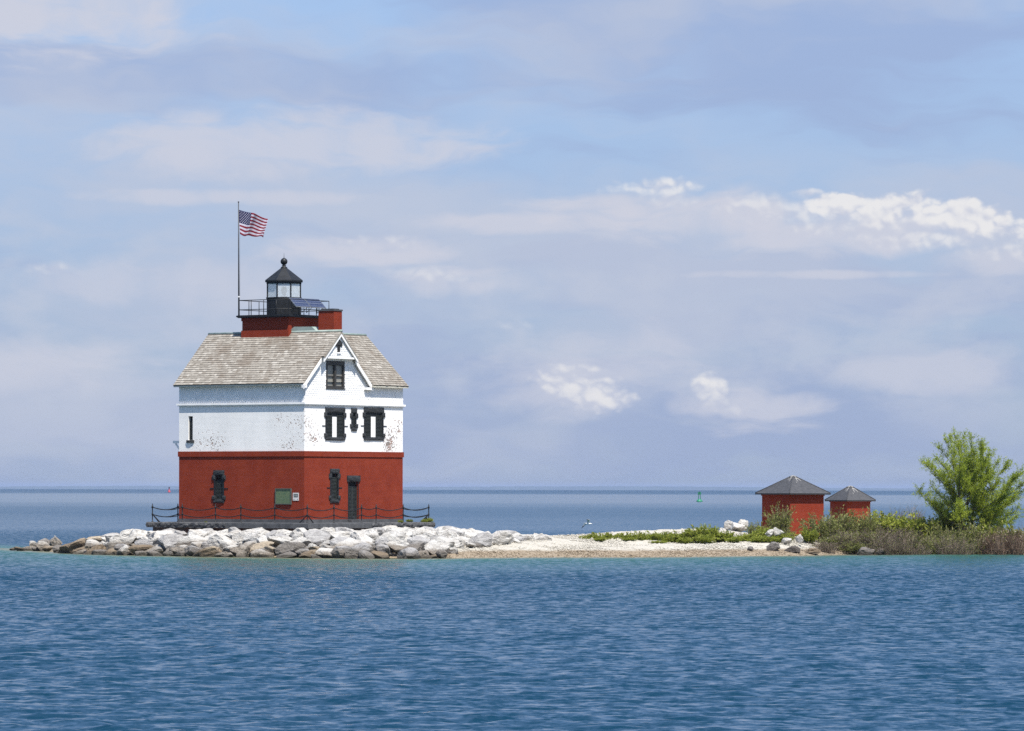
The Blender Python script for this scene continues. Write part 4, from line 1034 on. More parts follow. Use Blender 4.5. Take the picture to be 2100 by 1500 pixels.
def build_riprap():
    rg = random.Random(21); placed = []
    def inpier(x, y, m=.25):
        dx, dy = x-CX, y-CY; s, t = dx*SA+dy*CA, -dx*CA+dy*SA
        return s > -MG-m and t > -MG-m and s < W+MG+m and t < L+MG+m
    sizes = [1.25]*12+[1.0]*34+[.8]*64+[.6]*100+[.42]*70
    for r0 in sizes:
        for _ in range(60):
            x = rg.uniform(-34.2, 4.4); px = 1050+x*F/float(Yf(x))
            y = float(Yf(x))+rg.uniform(-.25, 17.0 if px < 900 else 16); d = y-float(Yf(x))
            px = 1050+x*F/y
            if px < 110 and r0 > .9: continue
            if px > 915 and d < 2.0+(px-915)*.045: continue
            if px > 915 and r0 > 1.0-(px-915)*.0016: continue
            if px > 1120 and d > 9: continue
            if px > 960 and d > 13: continue
            r = r0*rg.uniform(.85,1.12)
            if inpier(x, y, r*.55): continue
            g = gz(x, y)
            if g < -.35: continue
            dx, dy = x-CX, y-CY; s, t = dx*SA+dy*CA, -dx*CA+dy*SA
            if s > -1.2 and t > -1.2: continue          # hidden behind the pier
            if s > 12 or t > 14 and px > 300 and d > 9: pass
            if any((x-a)**2+(y-b)**2*1.15 < ((r+c)*.58)**2 for a, b, c in placed): continue
            placed.append((x,y,r)); 
            hgt = r*rg.uniform(.50,.74)
            kind = 'w' if rg.random() < .84 else 'g'
            if d < 2.0 and rg.random() < .35: kind = rg.choice('ggt')
            if px < 300 and d < 3 and rg.random() < .3: kind = 't'
            z = g+hgt*rg.uniform(.10,.38)+(.04 if 290 < px < 900 and d > 4.5 else 0)
            top = 1.73 if 300 < px < 900 else 1.78-max(0,(300-px))*.0018-max(0,(px-900))*.0022
            if z+hgt*.9 > top: z = top-hgt*.9
            o = rock(x, y, z, r*rg.uniform(1.0,1.4), r*rg.uniform(.7,.95), hgt, kind, rg.randint(0,10**6), .3)
            rock_items.append((o, px, d, r, kind, z))
            break
build_riprap()
for px, py, r, hg, kind in [(26,1128.5,.42,.16,'t'),(43,1129.5,.50,.20,'t'),(60,1129,.55,.30,'w'),(76,1130,.6,.26,'g'),(92,1130,.75,.5,'w'),(70,1124,.5,.4,'w'),(106,1131,.62,.36,'t'),(124,1133,.8,.42,'g'),(112,1122,.8,.62,'w'),(90,1120,.6,.5,'g')]:
    p = onwater(px, py); rock_items.append((rock(p.x, p.y, hg*.35, r, r*.75, hg, kind, int(px*7), .2), px, max(0., p.y-float(Yf(p.x))), r, kind, hg*.3))
# labels: tier by tier, counted along the shore
def ordinal(n): return '%d%s' % (n, 'th' if 10 <= n % 100 <= 20 else {1:'st',2:'nd',3:'rd'}.get(n % 10, 'th'))
def label_rocks():
    tiers = {'waterline': [], 'second': [], 'third': [], 'top': []}
    for it in rock_items:
        d = it[2]; tiers['waterline' if d < 1.6 else 'second' if d < 3.6 else 'third' if d < 5.8 else 'top'].append(it)
    cn = {'w':'white limestone','g':'grey limestone','t':'tawny limestone','d':'dark'}
    for tn, its in tiers.items():
        its.sort(key=lambda q: q[1])
        for i, (o, px, d, r, k, z) in enumerate(its):
            size = 'large' if r > 1.05 else 'mid-sized' if r > .6 else 'small'
            where = {'waterline':'along the waterline','second':'in the tier above the waterline','third':'in the middle tier of the riprap','top':'in the uppermost tier by the platform'}[tn]
            tag(o, '%s %s boulder %s, %s from the left tip' % (size, cn[k], where, ordinal(i+1)), 'boulder', 'riprap boulders round the lighthouse')
label_rocks()
# single stones on the spit
for px, py, Y, w_, h_, kind, lab in [
    (1500,1078,304,.60,.42,'w','pointed white boulder left of the white group behind the green shrubs'),(1513,1082,303,.85,.42,'w','flat white boulder in the middle of the group behind the green shrubs'),
    (1524,1074,305,.40,.50,'w','tall white boulder, rightmost of the group behind the green shrubs'),(1482,1086,304,.42,.2,'w','low white boulder, leftmost of the group behind the green shrubs'),
    (1578,1083,290.2,.42,.32,'w','white rounded boulder left of the pair before the large shed'),(1597,1080,290.4,.46,.42,'w','white boulder right of the pair before the large shed'),
    (1617,1108,289.2,.45,.22,'w','half buried white stone below the corner of the large shed'),(1641,1103,289.4,.38,.34,'w','upright white stone below the large shed wall'),(1808,1090,289.5,.5,.3,'w','pale boulder among the dry brush, upper one'),(1788,1098,289.2,.42,.24,'w','pale boulder among the dry brush, lower one'),
    (1584,1130,286,.55,.40,'d','dark wet rock at the right end of the gravel beach'),(1626,1132,286,.62,.32,'d','dark flat rock at the waterline below the large shed'),(1538,1137,285.3,.38,.18,'d','small dark rock awash at the gravel beach'),
    (1665,1132,287,.75,.26,'t','tawny rock at the waterline under the olive bush'),(1770,1127,288,.85,.46,'g','big grey boulder at the waterline before the dry brush'),(1905,1128,290,.32,.18,'g','grey rock at the waterline left of the tree'),(1937,1130,290,.5,.2,'g','pale flat rock at the waterline under the tree'),(2098,1108,290,.5,.75,'t','tawny upright rock at the right edge of the picture'),
    (1850,1131,289,.3,.14,'g','low grey rock at the waterline in the middle of the brush')]:
    p = at(px, py, Y); g = gz(p.x, p.y)
    o = rock(p.x, p.y, min(max(p.z-.02, g+h_*.3), g+h_*.8+(.3 if 1480 < px < 1830 and py < 1110 else 0)) if p.z > g else g+h_*.45, w_, w_*.8, h_, kind, px, .15); tag(o, lab, 'boulder', 'loose boulders on the spit')

# ================================================================== brick sheds
def slate_mat():
    m, t, p = base_mat('grey_slate_with_droppings'); tc = t.node('ShaderNodeTexCoord').outputs['Object']
    sp = t.node('ShaderNodeSeparateXYZ'); t.l.new(tc, sp.inputs[0])
    n = t.noise(tc, 5, 5, .65); col = t.mix(t.step(n, .3, .7), (.030,.031,.034), (.055,.055,.058))
    wv = t.m('FRACT', t.m('MULTIPLY', sp.outputs[2], 9.0)); col = t.mix(t.m('MULTIPLY', t.step(wv, .2, .0), .5), col, (.016,.016,.018))
    ang = t.m('ARCTAN2', sp.outputs[1], sp.outputs[0]); rad = t.m('SQRT', t.m('ADD', t.m('MULTIPLY', sp.outputs[0], sp.outputs[0]), t.m('MULTIPLY', sp.outputs[1], sp.outputs[1])))
    run = t.noise(t.xyz(t.m('MULTIPLY', ang, 5.5), t.m('MULTIPLY', rad, 1.1), 0), 1.0, 5, .7)
    k = t.m('SUBTRACT', run, t.m('MULTIPLY', rad, .20))
    col = t.mix(t.m('MULTIPLY', t.step(k, .45, .53), .75), col, (.5,.48,.44))
    t.put(p.inputs['Base Color'], col); p.inputs['Roughness'].default_value = .75; bump(t, p, t.m('ADD', n, wv), .3, .02)
    return m
M['slate'] = slate_mat(); M['slate_plain'] = pmat('plain_grey_slate', (.030,.031,.034), (.055,.055,.058), 5, .8, .2); M['fascia'] = pmat('black_fascia', (.018,.018,.019), (.03,.03,.03), 4, .6, .1)
def shed(px_corner, Y, side, beta, z_base, z_wall, z_eave, z_apex, ov, label, steps):
    x = (px_corner-1050)*Y/F
    o = empty('brick_shed', (x, Y, z_base), math.atan2(math.cos(beta), math.sin(beta))); tag(o, label, 'shed')
    h, he, ha = z_wall-z_base, z_eave-z_base, z_apex-z_base; s = side
    mb = MB(); mb.box((0,0,-.4),(s,s,h)); mb.build('wall', M['red'], o)
    mb = MB(); mb.box((-.05,-.05,-.35),(s+.05,s+.05,steps)); mb.build('base_course', M['red'], o)
    mb = MB(); mb.box((-.05,-.05,h-.14),(s+.05,s+.05,h-.02)); mb.build('corbel', M['red'], o)
    a, b = -ov, s+ov; c = s/2; q = .13
    mb = MB(); mb.add([(a-c,a-c,0),(b-c,a-c,0),(b-c,b-c,0),(a-c,b-c,0),(-q,-q,ha-he),(q,-q,ha-he),(q,q,ha-he),(-q,q,ha-he)], [(3,2,1,0),(0,1,5,4),(1,2,6,5),(2,3,7,6),(3,0,4,7),(4,5,6,7)])
    r = mb.build('roof', M['slate'], o, loc=(c,c,he))
    fm = MB(); fm.box((a-c,a-c,-.09),(b-c,b-c,-.004)); fm.build('fascia', M['fascia'], r)
    for X_, Y_ in ((a,a),(b,a),(b,b),(a,b)):
        t_ = MB(); t_.tube([(X_-c,Y_-c,.01),((q if X_ == b else -q),(q if Y_ == b else -q),ha-he+.01)], .035, 6); t_.build('hip_roll', M['slate_plain'], r, True)
    cp = MB(); cp.lathe([(.26,-.05),(.24,.03),(.05,.09)], 8, (0,0,ha-he)); cp.build('cap', M['slate'], r)
    return o
def zpy(px, py, Y): return H-(yeff(px,py)-Y0)*Y/F
shed(1620.5, 300, 2.93, R(53.5), zpy(1617,1096,300), zpy(1617,1013,300), zpy(1617,1012,300), zpy(1628,978,302), .33, 'larger red brick shed with grey hipped roof on the gravel spit', .82)
shed(1738, 316, 2.02, R(57), .95, zpy(1734,1026,316), zpy(1734,1026,316), zpy(1741,999,317), .27, 'smaller red brick shed with grey hipped roof behind the olive bush', .6)

# ================================================================== vegetation
def leaf_mat(name, c1, c2, c3=None, trans=.35):
    m, t, p = base_mat(name); pos = t.node('ShaderNodeNewGeometry').outputs['Position']
    at_ = t.node('ShaderNodeAttribute'); at_.attribute_name = 'tint'
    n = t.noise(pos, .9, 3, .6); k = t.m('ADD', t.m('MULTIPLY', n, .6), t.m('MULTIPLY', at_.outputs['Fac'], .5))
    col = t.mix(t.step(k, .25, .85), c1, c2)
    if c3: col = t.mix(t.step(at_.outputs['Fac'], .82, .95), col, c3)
    t.put(p.inputs['Base Color'], col); p.inputs['Roughness'].default_value = .6; p.inputs['Specular IOR Level'].default_value = .25
    tr = t.node('ShaderNodeBsdfTranslucent'); t.put(tr.inputs[0], col); mx = t.node('ShaderNodeMixShader'); mx.inputs[0].default_value = trans
    out = t.n['Material Output']; t.l.new(p.outputs[0], mx.inputs[1]); t.l.new(tr.outputs[0], mx.inputs[2]); t.l.new(mx.outputs[0], out.inputs[0])
    return m
M['leaf_tree'] = leaf_mat('yellow_green_leaves', (.22,.29,.022), (.36,.42,.045), (.44,.48,.08), .5)
M['leaf_green'] = leaf_mat('fresh_green_leaves', (.15,.195,.024), (.28,.31,.042), (.36,.35,.08), .45)
M['leaf_olive'] = leaf_mat('olive_leaves', (.12,.140,.034), (.21,.225,.060), (.29,.26,.11), .4)
M['twig_dry'] = leaf_mat('dry_brown_twigs', (.12,.09,.068), (.24,.19,.145), (.34,.285,.22), .15)
M['reed'] = leaf_mat('reddish_dry_reeds', (.11,.065,.045), (.23,.165,.115), (.36,.30,.21), .2)
M['bark'] = pmat('dark_grey_bark', (.045,.038,.032), (.075,.065,.055), 6, .9, .6, 20)
def tinted(o, tints, per):
    a = o.data.attributes.new('tint', 'FLOAT', 'FACE'); a.data.foreach_set('value', np.repeat(np.asarray(tints, np.float32), per)[:len(o.data.polygons)]); return o
def leaf_cloud(C, D, ln, wd, rng):
    """C centres (n,3), D directions (n,3): one diamond leaf each"""
    n = len(C); D = D/np.linalg.norm(D, axis=1, keepdims=True); r = rng.normal(0,1,(n,3)); S = np.cross(D, r); S /= np.linalg.norm(S, axis=1, keepdims=True)+1e-9
    l = (ln*rng.uniform(.6,1.3,n))[:,None]; w = (wd*rng.uniform(.6,1.3,n))[:,None]
    V = np.stack([C, C+D*l*.45+S*w*.5, C+D*l, C+D*l*.45-S*w*.5], 1).reshape(-1,3)
    return V, np.arange(n*4).reshape(n,4)
def blades(C0, C1, w, rng):
    """thin curved stems: tapered triangular strips in two crossed planes"""
    n = len(C0); D = C1-C0; r = rng.normal(0,1,(n,3)); S = np.cross(D, r); S /= np.linalg.norm(S, axis=1, keepdims=True)+1e-9
    T = np.cross(D, S); T /= np.linalg.norm(T, axis=1, keepdims=True)+1e-9; w = np.asarray(w).reshape(-1,1)
    V = np.concatenate([np.stack([C0-S*w, C0+S*w, C1+S*w*.35, C1-S*w*.35], 1), np.stack([C0-T*w, C0+T*w, C1+T*w*.35, C1-T*w*.35], 1)], 0).reshape(-1,3)
    return V, np.arange(len(V)).reshape(-1,4)
class MergedMesh:
    def __init__(s): s.v = []; s.f = []; s.t = []; s.n = 0
    def add(s, V, Fc, t): s.v.append(V); s.f.append(Fc+s.n); s.t.append(np.asarray(t)); s.n += len(V)
    def build(s, name, mat, parent=None):
        o = npmesh(name, np.concatenate(s.v), np.concatenate(s.f), mat, parent=parent)
        tinted(o, np.concatenate(s.t), 1); return o
def bush_mesh(kind, seed, n_stem, leaves, spread=.9, leaf=(.10,.045), arch=.25):
    """unit bush: height 1, half-width about .6; returns (stem data, leaf data)"""
    rng = np.random.default_rng(seed); st = MergedMesh(); lf = MergedMesh()
    for i in range(n_stem):
        a = rng.uniform(0, 6.283); r0 = rng.uniform(0,.32)*spread; lean = rng.uniform(.05,.55)*spread; h = rng.uniform(.55,1.0)*(1-.35*(lean/.6)**2)
        p = np.array([r0*math.cos(a), r0*math.sin(a), -.05]); k = 5; P = [p]
        for j in range(1,k+1):
            f = j/k; P.append(np.array([(r0+lean*f**1.4)*math.cos(a+.25*f*rng.normal()), (r0+lean*f**1.4)*math.sin(a+.25*f*rng.normal()), h*f-arch*.2*f*f*lean]))
        P = np.array(P); w = np.linspace(.011,.004,k)
        V, Fc = blades(P[:-1], P[1:], w, rng); st.add(V, Fc, rng.random(len(Fc)))
        nb = 7; f = rng.uniform(.3,1,nb); B0 = np.stack([np.interp(f*k, range(k+1), P[:,q]) for q in range(3)],1)
        dirs = rng.normal(0,.5,(nb,3))+np.array([math.cos(a)*.4, math.sin(a)*.4, .75]); B1 = B0+dirs*rng.uniform(.08,.2,(nb,1))
        V, Fc = blades(B0, B1, np.full(nb,.004), rng); st.add(V, Fc, rng.random(len(Fc)))
        if leaves:
            nl = leaves; q = rng.integers(0,nb,nl); g = rng.uniform(0,1.05,(nl,1)); C = B0[q]+(B1[q]-B0[q])*g+rng.normal(0,.022,(nl,3))
            D = (B1[q]-B0[q])+rng.normal(0,.09,(nl,3)); V, Fc = leaf_cloud(C, D, leaf[0], leaf[1], rng)
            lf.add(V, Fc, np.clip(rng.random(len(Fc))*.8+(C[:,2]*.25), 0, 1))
    return st, lf
PROTO = {}
def make_proto(key, stem_mat, leaf_mat_, n, **kw):
    PROTO[key] = []
    for i in range(n):
        st, lf = bush_mesh(key, hash(key) % 1000 if False else sum(map(ord,key))*7+i, **kw)
        so_ = st.build('stems', M[stem_mat]); lo_ = lf.build('foliage', M[leaf_mat_]) if lf.v else None
        PROTO[key].append((so_.data, lo_.data if lo_ else None)); 
        bpy.data.objects.remove(so_); 
        if lo_: bpy.data.objects.remove(lo_)
make_proto('green', 'bark', 'leaf_green', 4, n_stem=54, leaves=60, leaf=(.11,.055))
make_proto('grass', 'leaf_green', 'leaf_green', 3, n_stem=60, leaves=36, spread=1.0, leaf=(.17,.055))
make_proto('olive', 'twig_dry', 'leaf_olive', 4, n_stem=66, leaves=46, leaf=(.075,.032))
make_proto('dry', 'twig_dry', 'leaf_olive', 4, n_stem=95, leaves=5, leaf=(.05,.02))
make_proto('reed', 'reed', 'reed', 3, n_stem=80, leaves=4, spread=.55, leaf=(.14,.02))
NAMES = {'green':('leafy_shrub','shrub'),'grass':('weed_clump','weeds'),'olive':('olive_shrub','shrub'),'dry':('dry_brush','brush'),'reed':('reed_clump','reeds')}
vrng = random.Random(31)
def plant(key, px, Y, base_py, top_py, wpx, label, group):
    x = (px-1050)*Y/F; g = gz(x, Y); zb = min(g, zpy(px, base_py, Y)) if base_py else g; zt_ = zpy(px, top_py, Y)
    h = max(.2, zt_-zb)*1.12; hw_ = wpx/2*Y/F
    nm, cat = NAMES[key]; o = empty(nm, (x, Y, zb)); tag(o, label, cat, group)
    sdt, ldt = vrng.choice(PROTO[key]); rz = vrng.uniform(0,6.28)
    for nme, dt in (('stems', sdt), ('foliage', ldt)):
        if dt is None: continue
        c = bpy.data.objects.new(nme, dt); COL.objects.link(c); c.parent = o; c.scale = (hw_/.62, hw_/.62, h/.97); c.rotation_euler = (0,0,rz)
    return o
G1 = 'green plants along the gravel bar'
spots = [(1078,1108,1100,22),(1098,1107,1100,20),(1117,1106,1101,15),(1140,1111,1105,14),(1165,1108,1104,12)]
for i, (px, b, tp, w_) in enumerate(spots):
    plant('grass', px, 293, b, tp, w_, 'small green weed tuft on the white gravel, %s from the rocks' % ordinal(i+1), G1)
row = [(1205,1116,1098,34),(1232,1117,1094,46),(1258,1117,1101,38),(1284,1117,1098,40),(1312,1117,1099,40),(1340,1117,1097,44),(1368,1117,1096,42),(1396,1116,1093,46),(1424,1116,1090,46),(1452,1116,1089,48),(1480,1116,1093,48),(1510,1115,1094,50),(1538,1116,1092,48)]
for i, (px, b, tp, w_) in enumerate(row):
    plant('green' if i % 3 else 'grass', px, 291.2+vrng.uniform(-.4,.6), b+1, tp+vrng.uniform(-5,6), w_*1.1, 'low green shrub in the row behind the beach, %s from its left end' % ordinal(i+1), G1)
row2 = [(1232,1106,24),(1290,1108,24),(1352,1105,28),(1404,1104,26),(1446,1101,32),(1506,1098,30),(1556,1099,34),(1580,1101,30)]
for i, (px, tp, w_) in enumerate(row2):
    plant('grass', px, 289.6+vrng.uniform(-.3,.3), None, tp+vrng.uniform(-2,5), w_*1.15, 'short green weeds at the front of the shrub row, %s clump from the left' % ordinal(i+1), G1)
G2 = 'bushes round the sheds and tree'
for a in [('olive',1552,296,1112,1078,50,'olive bush left of the large shed, behind the green row'),('olive',1598,297.5,1110,1048,70,'tall olive bush before the dark wall of the large shed'),('green',1572,292,1118,1088,56,'low green bush below the white boulders by the large shed'),('olive',1612,293,1119,1090,50,'low olive bush under the corner of the large shed'),
          ('green',1606,290.5,1121,1098,44,'green weeds above the dark rock at the beach end'),
          ('green',1662,292,1118,1090,40,'small green bush at the right foot of the large shed'),('olive',1682,294,1120,1062,90,'broad olive bush between the two sheds'),('olive',1722,296,1120,1060,86,'olive bush in front of the small shed'),('olive',1762,297,1118,1056,84,'yellowish olive bush under the right wall of the small shed'),
          ('green',1812,302,1108,1062,86,'bright green bush right of the small shed'),('green',1858,300,1110,1066,90,'bright green bush midway between shed and tree'),('green',1905,300,1112,1070,80,'green bush left of the tree'),('dry',1872,306,1100,1046,56,'grey leafless bush standing above the green bushes'),('dry',1836,306,1100,1050,50,'grey twiggy bush behind the bright green bush'),
          ('green',1948,300,1112,1058,70,'dark green bush at the left foot of the tree'),('olive',1985,296,1122,1085,80,'dense olive undergrowth at the foot of the tree'),('green',2035,297,1120,1080,70,'green undergrowth right of the tree trunk'),('olive',1930,294,1124,1085,70,'olive brush before the left side of the tree'),('green',2075,300,1116,1086,60,'green weeds at the right edge beyond the reeds')]:
    plant(a[0], a[1], a[2], a[3], a[4], a[5], a[6], G2)
G3 = 'dry leafless brush along the right shore'
for i, (px, tp, w_, Y) in enumerate([(1688,1102,66,290.5),(1715,1096,76,290.8),(1742,1090,78,291),(1700,1110,50,289),(1770,1088,80,291.5),(1800,1086,78,291.5),(1830,1084,80,291.8),(1752,1108,60,289.2),(1812,1104,66,289.6),(1860,1088,80,291.8),(1888,1094,74,291.6),(1846,1108,60,290),(1880,1112,56,290),(1916,1098,70,291.4),(1945,1102,64,291),(1972,1106,60,291),(2000,1108,56,291.2)]):
    ol = i % 3 == 1
    plant('olive' if ol else 'dry', px, Y+(.8 if ol else 0), None, tp+(vrng.uniform(5,13) if ol else vrng.uniform(-2,10)), w_*1.15, '%s along the right shore, %s clump from the left' % ('olive brown brush' if ol else 'bare brown brush', ordinal(i+1)), G3)
for i, (px, tp, w_) in enumerate([(2020,1102,44),(2040,1098,46),(2060,1094,48),(2080,1095,46),(2102,1098,46),(2050,1106,40),(2090,1106,40)]):
    plant('reed', px, 291.5 if i < 5 else 290.2, None, tp, w_*1.25, 'reddish dry reed clump at the right edge, %s' % ('%s from the tree' % ordinal(i+1) if i < 5 else ('front one nearer the tree' if i == 5 else 'front one nearer the edge')), 'reeds on the right shore')
for i, (s_, t_) in enumerate([(W+MG-.35,-MG+.25),(W+.6,-MG+.2),(W-2.0,-MG+.12),(W+MG-.2,.4),(-MG+.3,L-3.2)]):
    x, y = XY(s_, t_); o = empty('weed_clump', (x,y,ZP-.06)); tag(o, ['green weed growing on the right corner of the platform','green weed tuft on the platform left of its right corner','small weed in the platform edge below the right end of the wall','weeds on the platform behind the right corner post','tiny green weed on the platform under the left window'][i], 'weeds', 'weeds on the platform')
    for nme, dt in zip(('stems','foliage'), PROTO['grass'][i % 3]):
        c = bpy.data.objects.new(nme, dt); COL.objects.link(c); c.parent = o; q = (.42,.3,.25,.3,.14)[i]; c.scale = (q*1.1,q*.9,q*.8)

# ---- the tree
def build_tree():
    rng = np.random.default_rng(8); Y = 299.0; bx, by = (1990-1050)*Y/F, Y; bz = gz(bx, by); base = np.array([bx,by,bz])
    o = empty('spring_tree', (bx,by,bz)); tag(o, 'airy many-stemmed tree with yellow-green spring leaves at the right end of the spit', 'tree')
    wood = MB(); tw = MergedMesh(); lf = MergedMesh()
    tips = [(1893,936),(1889,947),(1908,925),(1925,908),(1936,892),(1950,882),(1962,879),(1975,880),(1990,886),(2003,897),(2022,912),(2036,924),(2048,938),(2066,940),(2080,958),(2097,962),(2104,985),(2098,1003),(2092,1022),(2098,1042),(2088,1058),
            (1886,1001),(1893,1012),(1905,1028),(1912,1040),(1900,985),(1926,965),(1935,945),(1960,930),(1985,925),(2010,945),(2030,965),(2050,985),(2060,1010),(2055,1035),(1940,1000),(1925,1018),(1950,1030),(1960,965),(1980,960),(2000,985),(2020,1010),(1975,1000),(2035,1055),(1930,1052),(1955,1062),(2010,1040),(2065,1066),(1945,915),(2015,925),(2070,980),(2080,1010)]
    def lv(p): return np.array(at(1990+(p[0]-1990)*.95, 1060+(p[1]-1060)*.92, Y))
    stems = []
    for k, (dx, fz) in enumerate([(-.5,.55),(.1,.62),(.7,.5),(-.15,.45),(.4,.42)]):
        top = np.array([bx+dx*2.0+.1, by+rng.normal(0,.7), bz+7.6*fz]); P = [base+np.array([dx*.25, rng.normal(0,.12), -.1])]
        for j in range(1,7): f = j/6; P.append(P[0]+(top-P[0])*f+np.array([dx*.3*math.sin(f*3.1), rng.normal(0,.05), 0]))
        stems.append(np.array(P)); wood.tube([tuple(q-base) for q in P], .13, 7, r1=.05)
    for i, tp in enumerate(tips):
        tip = lv(tp); tip[1] += rng.normal(0,1.5)*(1 if i < 24 else 1.3)
        s = stems[int(rng.integers(0,5))]
        # leave the stem below the tip
        zr = (tip[2]-bz)*rng.uniform(.35,.6); zr = min(zr, s[-1,2]-bz); f = np.interp(zr, s[:,2]-bz, np.arange(7)); st = np.array([np.interp(f, range(7), s[:,q]) for q in range(3)])
        n = 9; P = []
        for j in range(n+1):
            g = j/n; q = st+(tip-st)*g; q = q+np.array([0,0,-.35*math.sin(g*3.14)*(1 if tip[2]-st[2] < abs(tip[0]-st[0]) else -.3)])+rng.normal(0,.04,3); P.append(q)
        P = np.array(P); wood.tube([tuple(q-base) for q in P], .04, 5, r1=.008)
        length = np.linalg.norm(tip-st); outd = (tip-st)/length
        nb = int(20+length*8)
        for b in range(nb):
            g = rng.uniform(.22,1.0); c = np.array([np.interp(g*n, range(n+1), P[:,q]) for q in range(3)])
            d = outd*.55+rng.normal(0,.62,3)+np.array([.25,0,.30]); d /= np.linalg.norm(d); l = rng.uniform(.35,.95)*(1.15-.4*g)
            k = 4; Q = [c]
            for j in range(k): d = d+np.array([.05,0,.10])+rng.normal(0,.08,3); d /= np.linalg.norm(d); Q.append(Q[-1]+d*l/k)
            Q = np.array(Q); V, Fc = blades(Q[:-1]-base, Q[1:]-base, np.linspace(.009,.004,k), rng); tw.add(V, Fc, rng.random(len(Fc)))
            nl = int(l*60); h = rng.uniform(.1,1.02,nl); C = np.stack([np.interp(h*k, range(k+1), Q[:,q]) for q in range(3)],1)+rng.normal(0,.055,(nl,3))
            D = d[None]*.8+rng.normal(0,.55,(nl,3)); V, Fc = leaf_cloud(C-base, D, .115, .040, rng); lf.add(V, Fc, np.clip(rng.normal(.5,.25,nl), 0, 1))
    wood.build('trunk', M['bark'], o, True); tw.build('twigs', M['bark'], o); lf.build('crown', M['leaf_tree'], o)
build_tree()

# ================================================================== buoys and gull
def buoy(px, base_py, top_py, name, label, col, kind):
    p = onwater(px, base_py); h = (base_py-top_py)*p.y/F
    o = empty(name, (p.x,p.y,0)); tag(o, label, 'buoy'); m = pmat(name+'_paint', col, tuple(k*.8 for k in col), 2, .5, .05)
    if kind == 'lattice':
        a = MB(); a.lathe([(.30*h,-.3),(.31*h,.06*h),(.27*h,.12*h),(.16*h,.24*h),(.05*h,.27*h)], 14); a.build('hull', m, o)
        for k in range(4):
            t_ = MB(); an = k*math.pi/2+.6; t_.tube([(.15*h*math.cos(an),.15*h*math.sin(an),.22*h),(.10*h*math.cos(an),.10*h*math.sin(an),.74*h)], .022*h, 5); t_.build('leg', m, o)
        d = MB(); d.box((-.15*h,-.02*h,.70*h),(.15*h,.02*h,.96*h)); d.box((-.02*h,-.15*h,.70*h),(.02*h,.15*h,.96*h)); d.build('day_board', m, o)
        l_ = MB(); l_.lathe([(.05*h,.72*h),(.06*h,.9*h),(.04*h,.99*h),(.015*h,1.0*h)], 8); l_.build('lamp', M['black'], o)
    else:
        a = MB(); a.lathe([(.22*h,-.3),(.26*h,.10*h),(.22*h,.22*h),(.13*h,.42*h),(.10*h,.62*h)], 14); a.build('hull', m, o)
        d = MB(); d.lathe([(.10*h,.62*h),(.12*h,.66*h),(.12*h,.92*h),(.04*h,1.0*h)], 10); d.build('top_mark', pmat('dark_red_top', (.06,.02,.03), (.05,.02,.03), 2, .5, 0), o)
buoy(1434.5, 1029.5, 1008.5, 'green_buoy', 'green lattice buoy floating far out left of the sheds', (.02,.20,.10), 'lattice')
buoy(347, 1010.5, 998.5, 'red_buoy', 'tiny red buoy far out near the horizon left of the lighthouse', (.42,.05,.07), 'nun')
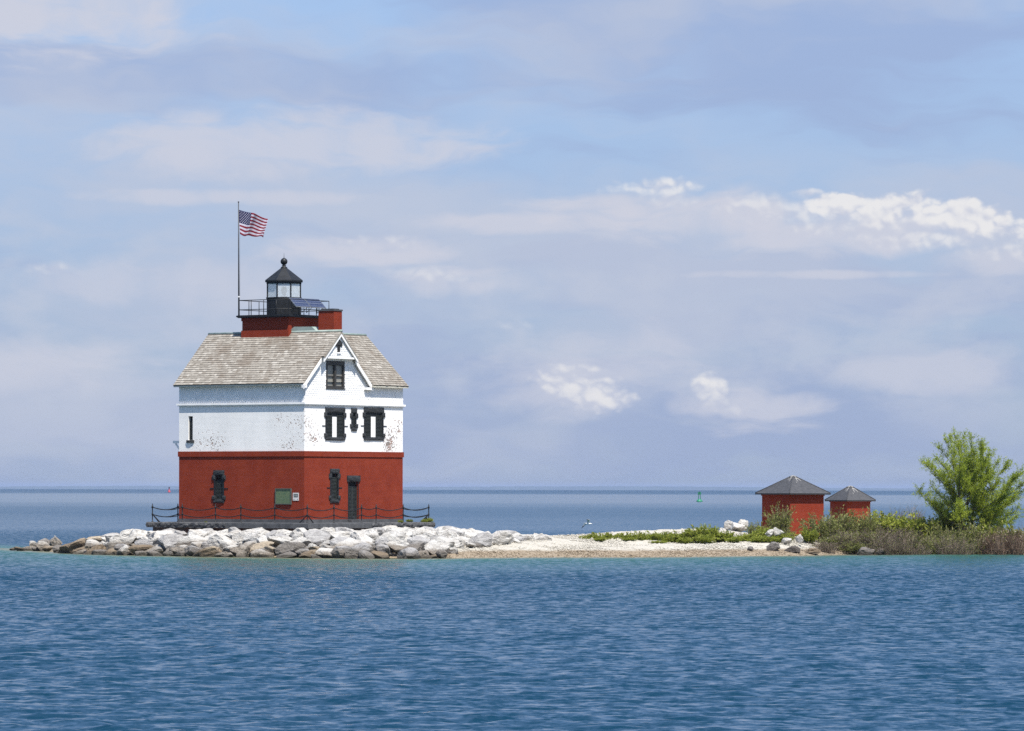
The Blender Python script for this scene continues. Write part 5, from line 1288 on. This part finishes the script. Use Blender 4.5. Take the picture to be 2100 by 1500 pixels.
def build_gull():
    p = at(1206, 1074.5, 262.); sc = .46
    wht = pmat('gull_white', (.74,.74,.73), (.68,.68,.68), 3, .7, 0); gry = pmat('gull_grey', (.55,.56,.57), (.5,.5,.52), 3, .7, 0); blk = pmat('gull_black', (.015,.016,.025), (.02,.02,.03), 3, .7, 0); yel = pmat('gull_bill', (.45,.28,.04), (.4,.25,.04), 3, .6, 0)
    mb = MB()
    # body: lofted rings from bill to tail, flying to the right, low over the water
    prof = [(.60,.004,.03),(.56,.018,.03),(.50,.022,.035),(.47,.055,.045),(.40,.075,.05),(.33,.07,.04),(.24,.095,.015),(.08,.115,0),(-.10,.105,0),(-.26,.07,.015),(-.38,.045,.03),(-.46,.06,.035),(-.58,.085,.035)]
    n = 10; V = []
    for i, (x, r, z) in enumerate(prof):
        fl = .9 if i < 10 else (.35 if i < 12 else .12)
        for k in range(n): a = 2*math.pi*k/n; V.append((x, r*1.0*math.cos(a), z+r*fl*math.sin(a)))
    Fc = [(i*n+k, i*n+(k+1)%n, (i+1)*n+(k+1)%n, (i+1)*n+k) for i in range(len(prof)-1) for k in range(n)]+[tuple(range(n-1,-1,-1)), tuple((len(prof)-1)*n+k for k in range(n))]
    b = len(mb.f); mb.add(V, Fc); 
    for q in range(20): mb.mi[q] = 3
    # wings: a thick lofted blade each, raised at the wrist, drooping dark tips
    for sg in (-1, 1):
        st = [(.18,.08,.04,.36,.05),(.16,.34,.24,.33,.04),(.04,.62,.30,.28,.03),(-.20,.90,.16,.20,.02),(-.42,1.12,-.04,.10,.012),(-.52,1.22,-.14,.03,.006)]
        V = []
        for x, y, z, ch_, th in st: V += [(x,sg*y,z),(x-ch_*.4,sg*y,z+th),(x-ch_,sg*y,z-.01),(x-ch_*.4,sg*y,z-th*.4)]
        Fc, mi = [], []
        for i in range(len(st)-1):
            for k in range(4): Fc.append((i*4+k,(i+1)*4+k,(i+1)*4+(k+1)%4,i*4+(k+1)%4)); mi.append(2 if i >= 3 else (1 if k < 2 else 0))
        Fc.append((len(st)*4-4,len(st)*4-3,len(st)*4-2,len(st)*4-1)); mi.append(2)
        if sg < 0: Fc = [f[::-1] for f in Fc]
        mb.add(V, Fc); mb.mi[-len(Fc):] = mi
    mb.v = [(x*sc,y*sc,z*sc) for x, y, z in mb.v]
    o = mb.build('gull', [wht,gry,blk,yel], None, True, loc=p); o.rotation_euler = (R(-26), R(4), R(14)); tag(o, 'white gull with dark wingtips flying low over the water behind the gravel bar', 'gull')
build_gull()

# ================================================================== lake air
def build_haze():
    mb = MB(); mb.box((-32000,-7000,-34),(32000,36000,26))
    m = bpy.data.materials.new('lake_haze'); m.use_nodes = True; t = NT(m.node_tree); t.n.clear()
    out = t.node('ShaderNodeOutputMaterial'); v = t.node('ShaderNodeVolumePrincipled'); v.inputs['Color'].default_value = (.36,.45,.63,1); v.inputs['Density'].default_value = HAZE; v.inputs['Anisotropy'].default_value = 0.0
    t.l.new(v.outputs[0], out.inputs['Volume']); o = mb.build('haze', m); tag(o, 'thin pale haze over the lake', 'haze', kind='stuff')
HAZE = 4.2e-5
build_haze()
